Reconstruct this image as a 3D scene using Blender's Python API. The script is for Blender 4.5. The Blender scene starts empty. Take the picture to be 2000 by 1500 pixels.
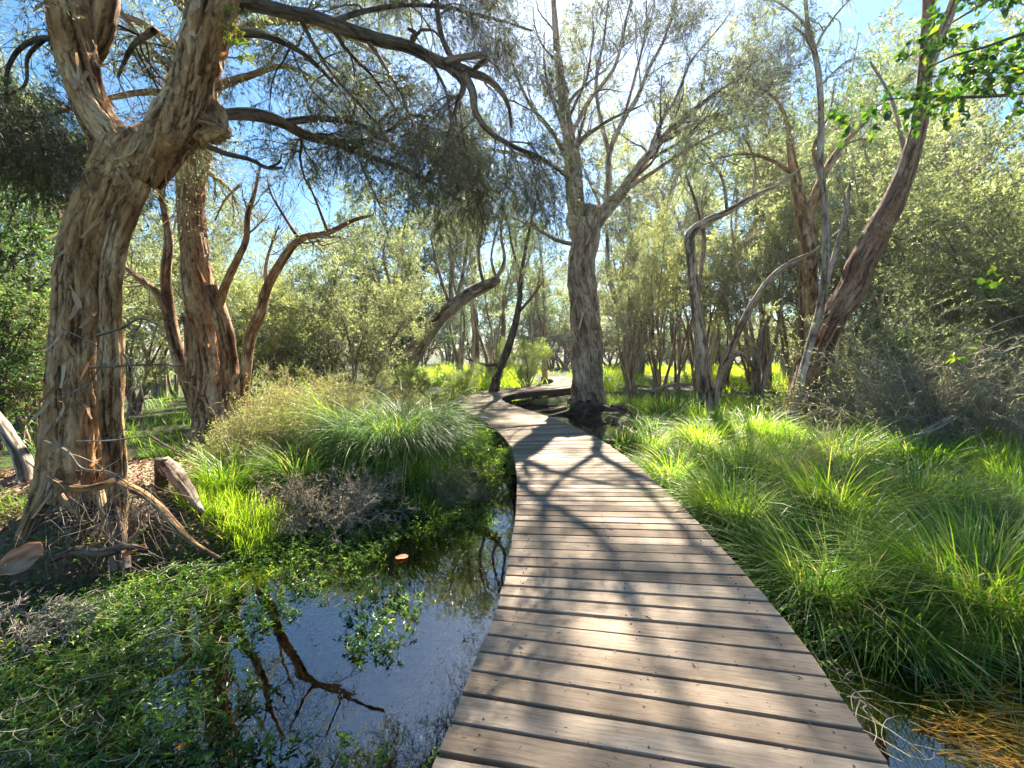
import bpy, math
import numpy as np
from mathutils import Vector, Matrix
C = bpy.context.scene.collection
SC = bpy.context.scene
R_ = math.radians
# ------------------------------------------------------------------ camera
CAMH = 1.90; PITCH = math.atan(60/850.); FPX = 850.
cam = bpy.data.cameras.new('camera'); cam_o = bpy.data.objects.new('camera', cam); C.objects.link(cam_o)
cam_o.location = (0, 0, CAMH); cam_o.rotation_euler = (math.pi/2 - PITCH, 0, 0)
cam.sensor_width = 36; cam.lens = 36*FPX/2000.; cam.clip_start = .05; cam.clip_end = 3000
SC.camera = cam_o
# ------------------------------------------------------------------ sky and sun
SUN_EL, SUN_AZ = R_(44), R_(13)          # azimuth to the right of the view direction
w = bpy.data.worlds.new('World'); SC.world = w; w.use_nodes = True
nt = w.node_tree; nt.nodes.clear()
out = nt.nodes.new('ShaderNodeOutputWorld'); bg = nt.nodes.new('ShaderNodeBackground')
sky = nt.nodes.new('ShaderNodeTexSky'); sky.sky_type = 'NISHITA'; sky.sun_disc = False
sky.sun_elevation = SUN_EL; sky.sun_rotation = SUN_AZ; sky.air_density = 1.0; sky.dust_density = .3; sky.ozone_density = 4.0
tcw = nt.nodes.new('ShaderNodeTexCoord'); mpw = nt.nodes.new('ShaderNodeMapping'); mpw.inputs['Scale'].default_value = (1.2, 1.2, 3.2)
nzw = nt.nodes.new('ShaderNodeTexNoise'); nzw.inputs['Scale'].default_value = 1.7; nzw.inputs['Detail'].default_value = 7; nzw.inputs['Roughness'].default_value = .58
rpw = nt.nodes.new('ShaderNodeValToRGB'); rpw.color_ramp.elements[0].position = .42; rpw.color_ramp.elements[1].position = .78
rpw.color_ramp.elements[1].color = (.55, .55, .55, 1)
mxw = nt.nodes.new('ShaderNodeMixRGB'); mxw.inputs['Color2'].default_value = (9, 10, 11.8, 1)
L = nt.links.new
L(tcw.outputs['Generated'], mpw.inputs['Vector']); L(mpw.outputs[0], nzw.inputs['Vector']); L(nzw.outputs['Fac'], rpw.inputs[0])
vd = nt.nodes.new('ShaderNodeVectorMath'); vd.operation = 'DOT_PRODUCT'; vn = nt.nodes.new('ShaderNodeVectorMath'); vn.operation = 'NORMALIZE'
L(tcw.outputs['Generated'], vn.inputs[0]); L(vn.outputs[0], vd.inputs[0]); vd.inputs[1].default_value = (math.sin(SUN_AZ)*math.cos(SUN_EL), math.cos(SUN_AZ)*math.cos(SUN_EL), math.sin(SUN_EL))
mr = nt.nodes.new('ShaderNodeMapRange'); mr.inputs[1].default_value = .87; mr.inputs[2].default_value = .995; mr.inputs[3].default_value = .06; mr.inputs[4].default_value = .8; L(vd.outputs['Value'], mr.inputs[0])
mu = nt.nodes.new('ShaderNodeMath'); mu.operation = 'MULTIPLY'; L(rpw.outputs[0], mu.inputs[0]); L(mr.outputs[0], mu.inputs[1]); L(mu.outputs[0], mxw.inputs['Fac']); hs = nt.nodes.new('ShaderNodeHueSaturation'); hs.inputs['Hue'].default_value = .492; hs.inputs['Saturation'].default_value = 1.22
L(sky.outputs[0], hs.inputs['Color']); L(hs.outputs[0], mxw.inputs['Color1']); L(mxw.outputs[0], bg.inputs['Color'])
bg.inputs['Strength'].default_value = .040; L(bg.outputs[0], out.inputs['Surface'])
sun = bpy.data.lights.new('sun', 'SUN'); sun.energy = 5.0; sun.angle = R_(.53); sun.color = (1, .93, .80)
sun_o = bpy.data.objects.new('sun', sun); C.objects.link(sun_o)
sd = Vector((math.sin(SUN_AZ)*math.cos(SUN_EL), math.cos(SUN_AZ)*math.cos(SUN_EL), math.sin(SUN_EL)))
sun_o.rotation_euler = sd.to_track_quat('Z', 'Y').to_euler()
SC.view_settings.view_transform = 'Standard'; SC.view_settings.look = 'None'; SC.view_settings.gamma = 1
SC.view_settings.exposure = 2.62
SC.render.engine = 'CYCLES'
SC.cycles.max_bounces = 7; SC.cycles.diffuse_bounces = 4; SC.cycles.glossy_bounces = 3; SC.cycles.transmission_bounces = 4
SC.cycles.transparent_max_bounces = 12; SC.cycles.use_denoising = True
SC.cycles.caustics_reflective = False; SC.cycles.caustics_refractive = False

# ------------------------------------------------------------------ pixel to world
cp, sp = math.cos(PITCH), math.sin(PITCH)
def ray(px, py):
    x = (px-1000)/FPX; u = (750-py)/FPX
    return np.array([x, cp + u*sp, -sp + u*cp])
def W(px, py, Y):                      # the point at world distance Y ahead
    d = ray(px, py); return np.array([0, 0, CAMH]) + d*(Y/d[1])
def G(px, py, z=0.):                   # the point on the plane z
    d = ray(px, py); return np.array([0, 0, CAMH]) + d*((z-CAMH)/d[2])

# ------------------------------------------------------------------ noise
def _h(ix, iy, iz, s):
    n = (ix*374761393 + iy*668265263 + iz*2147483647 + s*1274126177) & 0x7fffffff
    n = ((n ^ (n >> 13))*1274126177) & 0x7fffffff
    n = ((n ^ (n >> 16))*668265263) & 0x7fffffff
    return ((n >> 7) & 0xffff)/65535.
def noise3(p, s=0):
    p = np.asarray(p, float); i = np.floor(p).astype(np.int64); f = p-i; f = f*f*(3-2*f); o = 0
    for dx in (0, 1):
        for dy in (0, 1):
            for dz in (0, 1):
                wgt = (f[..., 0] if dx else 1-f[..., 0])*(f[..., 1] if dy else 1-f[..., 1])*(f[..., 2] if dz else 1-f[..., 2])
                o = o + wgt*_h(i[..., 0]+dx, i[..., 1]+dy, i[..., 2]+dz, s)
    return o*2-1
def fbm(p, octv=4, s=0, g=.5):
    o, a, t = 0, 1., 0
    p = np.asarray(p, float)
    for k in range(octv):
        o = o + a*noise3(p, s+k); t += a; a *= g; p = p*2.03
    return o/t
def norm(v): return v/np.maximum(np.linalg.norm(v, axis=-1, keepdims=True), 1e-9)

# ------------------------------------------------------------------ mesh collector
class Geo:
    def __init__(s): s.v = []; s.f4 = []; s.f3 = []; s.co = []; s.t = []; s.n = 0; s.m4 = []; s.m3 = []
    def add(s, v, f4=None, f3=None, co=None, tint=None, mat=0):
        v = np.asarray(v, float).reshape(-1, 3); k = len(v)
        s.v.append(v)
        s.co.append(np.zeros((k, 3)) if co is None else np.asarray(co, float).reshape(-1, 3))
        s.t.append(np.broadcast_to(np.asarray(.5 if tint is None else tint, float).reshape(-1), (k,)).copy())
        if f4 is not None and len(f4): f4 = np.asarray(f4).reshape(-1, 4); s.f4.append(f4+s.n); s.m4.append(np.full(len(f4), mat))
        if f3 is not None and len(f3): f3 = np.asarray(f3).reshape(-1, 3); s.f3.append(f3+s.n); s.m3.append(np.full(len(f3), mat))
        s.n += k
    def mesh(s, name, mats, smooth=False):
        me = bpy.data.meshes.new(name)
        v = np.concatenate(s.v)
        f4 = np.concatenate(s.f4) if s.f4 else np.zeros((0, 4), int); f3 = np.concatenate(s.f3) if s.f3 else np.zeros((0, 3), int)
        me.vertices.add(len(v)); me.vertices.foreach_set('co', v.astype(np.float32).ravel())
        nl = 4*len(f4)+3*len(f3)
        me.loops.add(nl); me.loops.foreach_set('vertex_index', np.concatenate([f4.ravel(), f3.ravel()]).astype(np.int32))
        me.polygons.add(len(f4)+len(f3))
        st = np.concatenate([np.arange(len(f4))*4, 4*len(f4)+np.arange(len(f3))*3]).astype(np.int32)
        me.polygons.foreach_set('loop_start', st)
        mi = np.concatenate([np.concatenate(s.m4) if s.m4 else np.zeros(0, int), np.concatenate(s.m3) if s.m3 else np.zeros(0, int)])
        me.polygons.foreach_set('material_index', mi.astype(np.int32))
        me.polygons.foreach_set('use_smooth', np.full(len(st), smooth))
        a = me.attributes.new('co', 'FLOAT_VECTOR', 'POINT'); a.data.foreach_set('vector', np.concatenate(s.co).astype(np.float32).ravel())
        a = me.attributes.new('tint', 'FLOAT', 'POINT'); a.data.foreach_set('value', np.concatenate(s.t).astype(np.float32))
        for m in (mats if isinstance(mats, (list, tuple)) else [mats]): me.materials.append(m)
        me.update(calc_edges=True)
        return me
    def obj(s, name, mats, parent=None, smooth=False, loc=None):
        if not s.v: return None
        o = bpy.data.objects.new(name, s.mesh(name, mats, smooth)); C.objects.link(o)
        if parent is not None:
            o.parent = parent; o.matrix_parent_inverse = Matrix.Translation(-Vector(parent.location))
        return o
def tag(o, label=None, cat=None, group=None, kind=None):
    if label: o['label'] = label
    if cat: o['category'] = cat
    if group: o['group'] = group
    if kind: o['kind'] = kind
    return o
def empty(name, loc, label, cat, group=None):
    o = bpy.data.objects.new(name, None); o.location = tuple(loc); o.empty_display_size = .2; C.objects.link(o)
    return tag(o, label, cat, group)
def instance(root, parts, name, loc, rz, sc, label, cat, group=None):
    r = bpy.data.objects.new(name, None); r.location = tuple(loc); r.rotation_euler = (0, 0, rz); r.scale = sc if hasattr(sc, '__len__') else (sc,)*3
    C.objects.link(r); tag(r, label, cat, group)
    for p in parts:
        c = p.copy(); c.parent = r; C.objects.link(c)
    return r

# ------------------------------------------------------------------ materials
def newmat(name):
    m = bpy.data.materials.new(name); m.use_nodes = True; t = m.node_tree; t.nodes.clear()
    o = t.nodes.new('ShaderNodeOutputMaterial'); return m, t, o
def attr(t, n): a = t.nodes.new('ShaderNodeAttribute'); a.attribute_name = n; return a
def ramp(t, stops, src):
    r = t.nodes.new('ShaderNodeValToRGB'); e = r.color_ramp.elements
    while len(e) < len(stops): e.new(.5)
    for k, (p, c) in enumerate(stops): e[k].position = p; e[k].color = (*c, 1)
    t.links.new(src, r.inputs[0]); return r
def nz(t, vec, scale, detail=4, rough=.55, sc3=None):
    mp = t.nodes.new('ShaderNodeMapping'); mp.inputs['Scale'].default_value = sc3 or (1, 1, 1)
    t.links.new(vec, mp.inputs['Vector'])
    n = t.nodes.new('ShaderNodeTexNoise'); n.inputs['Scale'].default_value = scale; n.inputs['Detail'].default_value = detail; n.inputs['Roughness'].default_value = rough
    t.links.new(mp.outputs[0], n.inputs['Vector']); return n
def mixc(t, f, a, b, mode='MIX'):
    m = t.nodes.new('ShaderNodeMixRGB'); m.blend_type = mode
    for s, i in ((f, 0), (a, 1), (b, 2)):
        if isinstance(s, (int, float)): m.inputs[i].default_value = s
        elif isinstance(s, tuple): m.inputs[i].default_value = (*s, 1)
        else: t.links.new(s, m.inputs[i])
    return m
def leafmat(name, stops, trans=.45, tmul=(1.5, 1.7, .9), rough=.5, spec=.35):
    m, t, o = newmat(name); a = attr(t, 'tint')
    r = ramp(t, stops, a.outputs['Fac'])
    p = t.nodes.new('ShaderNodeBsdfPrincipled'); p.inputs['Roughness'].default_value = rough; p.inputs['Specular IOR Level'].default_value = spec
    t.links.new(r.outputs[0], p.inputs['Base Color'])
    tr = t.nodes.new('ShaderNodeBsdfTranslucent'); mm = mixc(t, 1., r.outputs[0], tmul, 'MULTIPLY'); t.links.new(mm.outputs[0], tr.inputs['Color'])
    mx = t.nodes.new('ShaderNodeMixShader'); mx.inputs[0].default_value = trans
    t.links.new(p.outputs[0], mx.inputs[1]); t.links.new(tr.outputs[0], mx.inputs[2]); t.links.new(mx.outputs[0], o.inputs['Surface'])
    return m
def barkmat(name, cols, stretch=.26, scale=9., bump=.6, dist=.02, rough=.9, fine=42., strips=1.0):
    m, t, o = newmat(name); co = attr(t, 'co').outputs['Vector']; dep = attr(t, 'tint').outputs['Fac']
    n1 = nz(t, co, scale*.35, 5, .6, (1, 1, stretch*1.6)); n2 = nz(t, co, scale*1.9, 7, .68, (1, 1, stretch*.5)); n3 = nz(t, co, fine, 3, .6, (1, 1, .25))
    base = ramp(t, [(.32, cols[0]), (.45, cols[1]), (.57, cols[2]), (.7, cols[3])], n1.outputs['Fac'])
    st = ramp(t, [(.36, (.16, .11, .08)), (.455, (.78, .74, .70)), (.56, (1.02, 1.0, .98)), (.72, (1.25, 1.22, 1.18))], n2.outputs['Fac'])
    c = mixc(t, .85*strips, base.outputs[0], st.outputs[0], 'MULTIPLY')
    vo = t.nodes.new('ShaderNodeTexVoronoi'); vo.feature = 'DISTANCE_TO_EDGE'; vo.inputs['Scale'].default_value = scale*1.5
    wp = nz(t, co, scale*.8, 4, .6, (1, 1, .5)); wm = mixc(t, .12, co, wp.outputs['Color'], 'ADD'); vm = t.nodes.new('ShaderNodeMapping'); vm.inputs['Scale'].default_value = (1, 1, .22); t.links.new(wm.outputs[0], vm.inputs['Vector']); t.links.new(vm.outputs[0], vo.inputs['Vector'])
    ck = ramp(t, [(.0, (.3, .24, .2)), (.07, (1, 1, 1))], vo.outputs['Distance']); c = mixc(t, .6*strips, c.outputs[0], ck.outputs[0], 'MULTIPLY')
    f = ramp(t, [(.3, (.5, .45, .4)), (.5, (1, 1, 1)), (.65, (1.2, 1.2, 1.2))], n3.outputs['Fac']); c2 = mixc(t, .7, c.outputs[0], f.outputs[0], 'MULTIPLY')
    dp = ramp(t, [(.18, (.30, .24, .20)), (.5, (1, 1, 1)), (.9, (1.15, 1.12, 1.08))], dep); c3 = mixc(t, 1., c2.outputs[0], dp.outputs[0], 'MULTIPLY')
    p = t.nodes.new('ShaderNodeBsdfPrincipled'); p.inputs['Roughness'].default_value = rough; p.inputs['Specular IOR Level'].default_value = .2
    t.links.new(c3.outputs[0], p.inputs['Base Color'])
    ad = t.nodes.new('ShaderNodeMath'); ad.operation = 'MULTIPLY_ADD'; ad.inputs[1].default_value = .35
    t.links.new(n3.outputs['Fac'], ad.inputs[0]); t.links.new(n2.outputs['Fac'], ad.inputs[2])
    b = t.nodes.new('ShaderNodeBump'); b.inputs['Strength'].default_value = bump; b.inputs['Distance'].default_value = dist
    t.links.new(ad.outputs[0], b.inputs['Height']); t.links.new(b.outputs[0], p.inputs['Normal']); t.links.new(p.outputs[0], o.inputs['Surface'])
    return m
PB = [(.13, .06, .025), (.33, .19, .085), (.50, .335, .185), (.66, .51, .33)]
M = {}
M['paperbark'] = barkmat('paperbark', PB, bump=.9, dist=.03)
M['paperbark_red'] = barkmat('paperbark_rust', [(.11, .055, .03), (.28, .155, .08), (.44, .31, .19), (.57, .47, .34)], bump=.9, dist=.03)
M['paperbark_grey'] = barkmat('paperbark_grey', [(.13, .085, .055), (.30, .22, .155), (.46, .37, .275), (.6, .52, .42)], bump=.8, dist=.03)
M['gum_bark'] = barkmat('gum_bark_red', [(.12, .06, .04), (.23, .12, .075), (.32, .19, .13), (.44, .33, .25)], stretch=.3, scale=7, bump=.5)
M['gum_bark_pale'] = barkmat('gum_bark_pale', [(.2, .13, .1), (.33, .24, .19), (.44, .36, .3), (.5, .44, .38)], stretch=.3, scale=5, bump=.25)
M['dark_bark'] = barkmat('dark_bark', [(.045, .035, .028), (.09, .07, .055), (.15, .115, .09), (.22, .18, .14)], bump=.8)
M['back_bark'] = barkmat('thicket_bark', [(.11, .08, .06), (.24, .185, .14), (.37, .30, .23), (.48, .41, .33)], bump=.5)
M['dead_wood'] = barkmat('dead_wood', [(.13, .10, .08), (.27, .22, .17), (.4, .34, .27), (.52, .46, .38)], stretch=.08, bump=.6)
M['pale_bark'] = barkmat('pale_smooth_paperbark', [(.2, .14, .1), (.36, .27, .2), (.5, .4, .31), (.64, .55, .45)], stretch=.2, bump=.5)
M['burnt'] = barkmat('wet_dark_root', [(.03, .022, .016), (.06, .045, .033), (.12, .095, .07), (.25, .2, .155)], bump=.8)
# foliage
M['leaf_paper'] = leafmat('paperbark_leaf', [(0, (.09, .105, .055)), (.5, (.19, .21, .11)), (1, (.36, .38, .22))], .5, (1.3, 1.4, .9))
M['leaf_grey'] = leafmat('grey_green_leaf', [(0, (.085, .1, .06)), (.5, (.18, .2, .11)), (1, (.34, .36, .21))], .52, (1.45, 1.5, .85))
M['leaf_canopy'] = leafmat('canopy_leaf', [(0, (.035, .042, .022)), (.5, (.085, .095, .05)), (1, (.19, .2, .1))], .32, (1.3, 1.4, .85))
M['leaf_dark'] = leafmat('dark_green_leaf', [(0, (.03, .055, .02)), (.6, (.075, .12, .04)), (1, (.18, .24, .08))], .48)
M['leaf_olive'] = leafmat('olive_leaf', [(0, (.10, .11, .04)), (.5, (.19, .205, .08)), (1, (.34, .34, .15))], .5, (1.3, 1.4, .85))
M['leaf_gum'] = leafmat('gum_leaf', [(0, (.07, .10, .035)), (.6, (.14, .18, .07)), (1, (.28, .28, .12))], .48, rough=.4)
M['leaf_bright'] = leafmat('bright_broad_leaf', [(0, (.02, .06, .012)), (.45, (.05, .13, .02)), (.75, (.11, .2, .02)), (1, (.30, .34, .03))], .5, (1.5, 1.6, .6), .35, .5)
M['leaf_feather'] = leafmat('feathery_leaf', [(0, (.16, .19, .07)), (.5, (.28, .32, .12)), (1, (.44, .46, .2))], .5)
M['grass'] = leafmat('grass_blade', [(0, (.05, .11, .012)), (.35, (.12, .23, .02)), (.75, (.23, .38, .03)), (.93, (.38, .48, .06)), (1, (.45, .38, .18))], .55, (1.5, 1.5, .6), .45, .4)
M['grass_dark'] = leafmat('sedge_blade', [(0, (.035, .08, .02)), (.5, (.09, .18, .03)), (.9, (.2, .32, .05)), (1, (.42, .36, .18))], .45, (1.5, 1.6, .7), .5, .3)
M['meadow'] = leafmat('meadow_blade', [(0, (.2, .33, .015)), (.6, (.34, .46, .02)), (1, (.5, .53, .03))], .55, (1.6, 1.6, .6))
M['dry'] = leafmat('dry_twig', [(0, (.26, .19, .12)), (.5, (.50, .40, .27)), (.85, (.66, .56, .38)), (1, (.4, .43, .18))], .35, (1.2, 1.1, .9), .7, .2)
M['dry_grey'] = leafmat('grey_twig', [(0, (.18, .14, .11)), (.5, (.36, .30, .24)), (.85, (.54, .48, .38)), (1, (.33, .36, .18))], .3, (1.2, 1.1, .9), .7, .2)
M['weed'] = leafmat('water_weed_leaf', [(0, (.025, .055, .014)), (.4, (.07, .14, .028)), (.8, (.15, .26, .045)), (1, (.36, .4, .05))], .48, (1.5, 1.65, .6), .35, .5)
M['reed'] = leafmat('sunken_reed', [(0, (.25, .10, .01)), (.5, (.62, .28, .02)), (1, (.8, .5, .08))], .3, (1.3, 1.0, .5), .4)
M['litter'] = leafmat('leaf_litter', [(0, (.09, .05, .03)), (.5, (.25, .15, .09)), (1, (.48, .36, .25))], .1, (1.2, 1, .8), .8, .2)
M['flake'] = leafmat('paper_bark_flake', [(0, (.2, .10, .05)), (.5, (.45, .29, .17)), (1, (.66, .54, .4))], .3, (1.5, 1.0, .55), .8, .2)

# wood of the deck
def deckmat():
    m, t, o = newmat('weathered_plank'); co = attr(t, 'co').outputs['Vector']; ti = attr(t, 'tint').outputs['Fac']
    g = nz(t, co, 14., 6, .62, (.22, 4.5, 1)); g2 = nz(t, co, 2.2, 4, .6, (.8, 1.6, 1)); g3 = nz(t, co, 60, 3, .6, (.3, 3, 1)); sp_ = nz(t, co, 34, 2, .5, (1, 1.3, 1))
    base = ramp(t, [(0, (.18, .137, .10)), (.5, (.27, .213, .16)), (1, (.37, .30, .23))], ti)
    gr = ramp(t, [(.3, (.62, .58, .54)), (.5, (.97, .96, .95)), (.72, (1.14, 1.13, 1.12))], g.outputs['Fac'])
    c = mixc(t, .8, base.outputs[0], gr.outputs[0], 'MULTIPLY')
    bl = ramp(t, [(.3, (.5, .49, .48)), (.45, (.86, .85, .84)), (.55, (1, 1, 1)), (.7, (1.14, 1.11, 1.05))], g2.outputs['Fac']); c = mixc(t, .85, c.outputs[0], bl.outputs[0], 'MULTIPLY')
    fn = ramp(t, [(.35, (.8, .79, .78)), (.6, (1.06, 1.06, 1.06))], g3.outputs['Fac']); c = mixc(t, .8, c.outputs[0], fn.outputs[0], 'MULTIPLY')
    sk = ramp(t, [(.27, (.2, .17, .15)), (.31, (1, 1, 1))], sp_.outputs['Fac']); c = mixc(t, .8, c.outputs[0], sk.outputs[0], 'MULTIPLY')
    p = t.nodes.new('ShaderNodeBsdfPrincipled'); p.inputs['Roughness'].default_value = .85; p.inputs['Specular IOR Level'].default_value = .1
    t.links.new(c.outputs[0], p.inputs['Base Color'])
    b = t.nodes.new('ShaderNodeBump'); b.inputs['Strength'].default_value = .55; b.inputs['Distance'].default_value = .006
    t.links.new(g.outputs['Fac'], b.inputs['Height']); t.links.new(b.outputs[0], p.inputs['Normal']); t.links.new(p.outputs[0], o.inputs['Surface'])
    return m
M['deck'] = deckmat()
def plainmat(name, c, rough=.8, spec=.3):
    m, t, o = newmat(name); p = t.nodes.new('ShaderNodeBsdfPrincipled')
    g = t.nodes.new('ShaderNodeTexCoord'); n = nz(t, g.outputs['Object'], 9, 5, .6)
    r = ramp(t, [(.3, tuple(x*.55 for x in c)), (.7, tuple(x*1.4 for x in c))], n.outputs['Fac'])
    t.links.new(r.outputs[0], p.inputs['Base Color']); p.inputs['Roughness'].default_value = rough; p.inputs['Specular IOR Level'].default_value = spec
    t.links.new(p.outputs[0], o.inputs['Surface']); return m
M['beam'] = plainmat('tarred_beam', (.018, .016, .015)); M['screw'] = plainmat('screw_head', (.10, .09, .08), .7, .2)
def groundmat():
    m, t, o = newmat('marsh_soil'); g = t.nodes.new('ShaderNodeTexCoord').outputs['Object']; hz = attr(t, 'tint').outputs['Fac']
    n = nz(t, g, 2.2, 7, .65); n2 = nz(t, g, 26, 5, .7)
    soil = ramp(t, [(.3, (.018, .013, .009)), (.5, (.05, .036, .022)), (.7, (.11, .08, .05))], n2.outputs['Fac'])
    gr = ramp(t, [(.3, (.02, .04, .008)), (.7, (.06, .10, .02))], n2.outputs['Fac'])
    f = ramp(t, [(.42, (0, 0, 0)), (.56, (1, 1, 1))], n.outputs['Fac'])
    c = mixc(t, f.outputs[0], soil.outputs[0], gr.outputs[0])
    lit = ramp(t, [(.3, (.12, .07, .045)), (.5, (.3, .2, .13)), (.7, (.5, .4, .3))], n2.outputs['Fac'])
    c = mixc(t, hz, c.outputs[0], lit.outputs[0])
    p = t.nodes.new('ShaderNodeBsdfPrincipled'); p.inputs['Roughness'].default_value = .95; p.inputs['Specular IOR Level'].default_value = .15
    t.links.new(c.outputs[0], p.inputs['Base Color'])
    b = t.nodes.new('ShaderNodeBump'); b.inputs['Strength'].default_value = .8; b.inputs['Distance'].default_value = .04
    t.links.new(n2.outputs['Fac'], b.inputs['Height']); t.links.new(b.outputs[0], p.inputs['Normal']); t.links.new(p.outputs[0], o.inputs['Surface']); return m
M['ground'] = groundmat()
def watermat():
    m, t, o = newmat('marsh_water'); g = t.nodes.new('ShaderNodeTexCoord').outputs['Object']
    n = nz(t, g, 3.0, 3, .5); b = t.nodes.new('ShaderNodeBump'); b.inputs['Strength'].default_value = .06; b.inputs['Distance'].default_value = .02
    t.links.new(n.outputs['Fac'], b.inputs['Height'])
    fr = t.nodes.new('ShaderNodeFresnel'); fr.inputs['IOR'].default_value = 2.5; t.links.new(b.outputs[0], fr.inputs['Normal'])
    tr = t.nodes.new('ShaderNodeBsdfTransparent'); tr.inputs['Color'].default_value = (.46, .36, .2, 1)
    gl = t.nodes.new('ShaderNodeBsdfGlossy'); gl.inputs['Roughness'].default_value = .004; t.links.new(b.outputs[0], gl.inputs['Normal'])
    mx = t.nodes.new('ShaderNodeMixShader'); t.links.new(fr.outputs[0], mx.inputs[0]); t.links.new(tr.outputs[0], mx.inputs[1]); t.links.new(gl.outputs[0], mx.inputs[2])
    t.links.new(mx.outputs[0], o.inputs['Surface']); return m
M['water'] = watermat()

# ------------------------------------------------------------------ path helpers
def spline(pts, n):
    P = np.asarray(pts, float)
    Q = np.vstack([2*P[0]-P[1], P, 2*P[-1]-P[-2]])
    seg = np.linalg.norm(np.diff(P[:, :3], axis=0), axis=1); cum = np.concatenate([[0], np.cumsum(seg)])
    t = np.linspace(0, cum[-1], n); k = np.clip(np.searchsorted(cum, t, 'right')-1, 0, len(seg)-1); u = ((t-cum[k])/np.maximum(seg[k], 1e-9))[:, None]
    a, b, c, d = Q[k], Q[k+1], Q[k+2], Q[k+3]
    return .5*((2*b)+(-a+c)*u+(2*a-5*b+4*c-d)*u*u+(-a+3*b-3*c+d)*u**3)
def tubes(P, R, k=3, co_scale=1., tint=None, geo=None, mat=0):
    """a batch of tubes: P (M,n,3), R (M,n)"""
    P = np.asarray(P, float); R = np.asarray(R, float); Mn, n = P.shape[:2]
    T = np.gradient(P, axis=1); T = norm(T)
    ref = np.where(np.abs(T[:, :1, 2:3]) > .9, np.array([1., 0, 0]), np.array([0, 0, 1.]))
    ref = np.broadcast_to(ref, T.shape)
    A = norm(np.cross(T, ref)); B = np.cross(T, A)
    th = np.arange(k)*2*np.pi/k
    ring = A[:, :, None]*np.cos(th)[:, None]+B[:, :, None]*np.sin(th)[:, None]
    V = P[:, :, None]+ring*R[:, :, None, None]
    s = np.concatenate([np.zeros((Mn, 1)), np.cumsum(np.linalg.norm(np.diff(P, axis=1), axis=2), 1)], 1)
    off = np.random.default_rng(len(P)).random((Mn, 1, 1))*40
    rr = np.maximum(R, .004)[:, :, None]
    co = np.stack([np.cos(th)*rr*co_scale+off, np.sin(th)*rr*co_scale+off, np.broadcast_to(s[:, :, None], rr.shape[:2]+(k,))], -1)
    idx = np.arange(Mn*n*k).reshape(Mn, n, k); a = idx[:, :-1]; b = idx[:, 1:]
    f = np.stack([a, np.roll(a, -1, 2), np.roll(b, -1, 2), b], -1).reshape(-1, 4)
    tt = .5 if tint is None else np.repeat(np.broadcast_to(np.asarray(tint).reshape(-1), (Mn,)), n*k)
    geo.add(V, f4=f, co=co, tint=tt, mat=mat)
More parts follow.
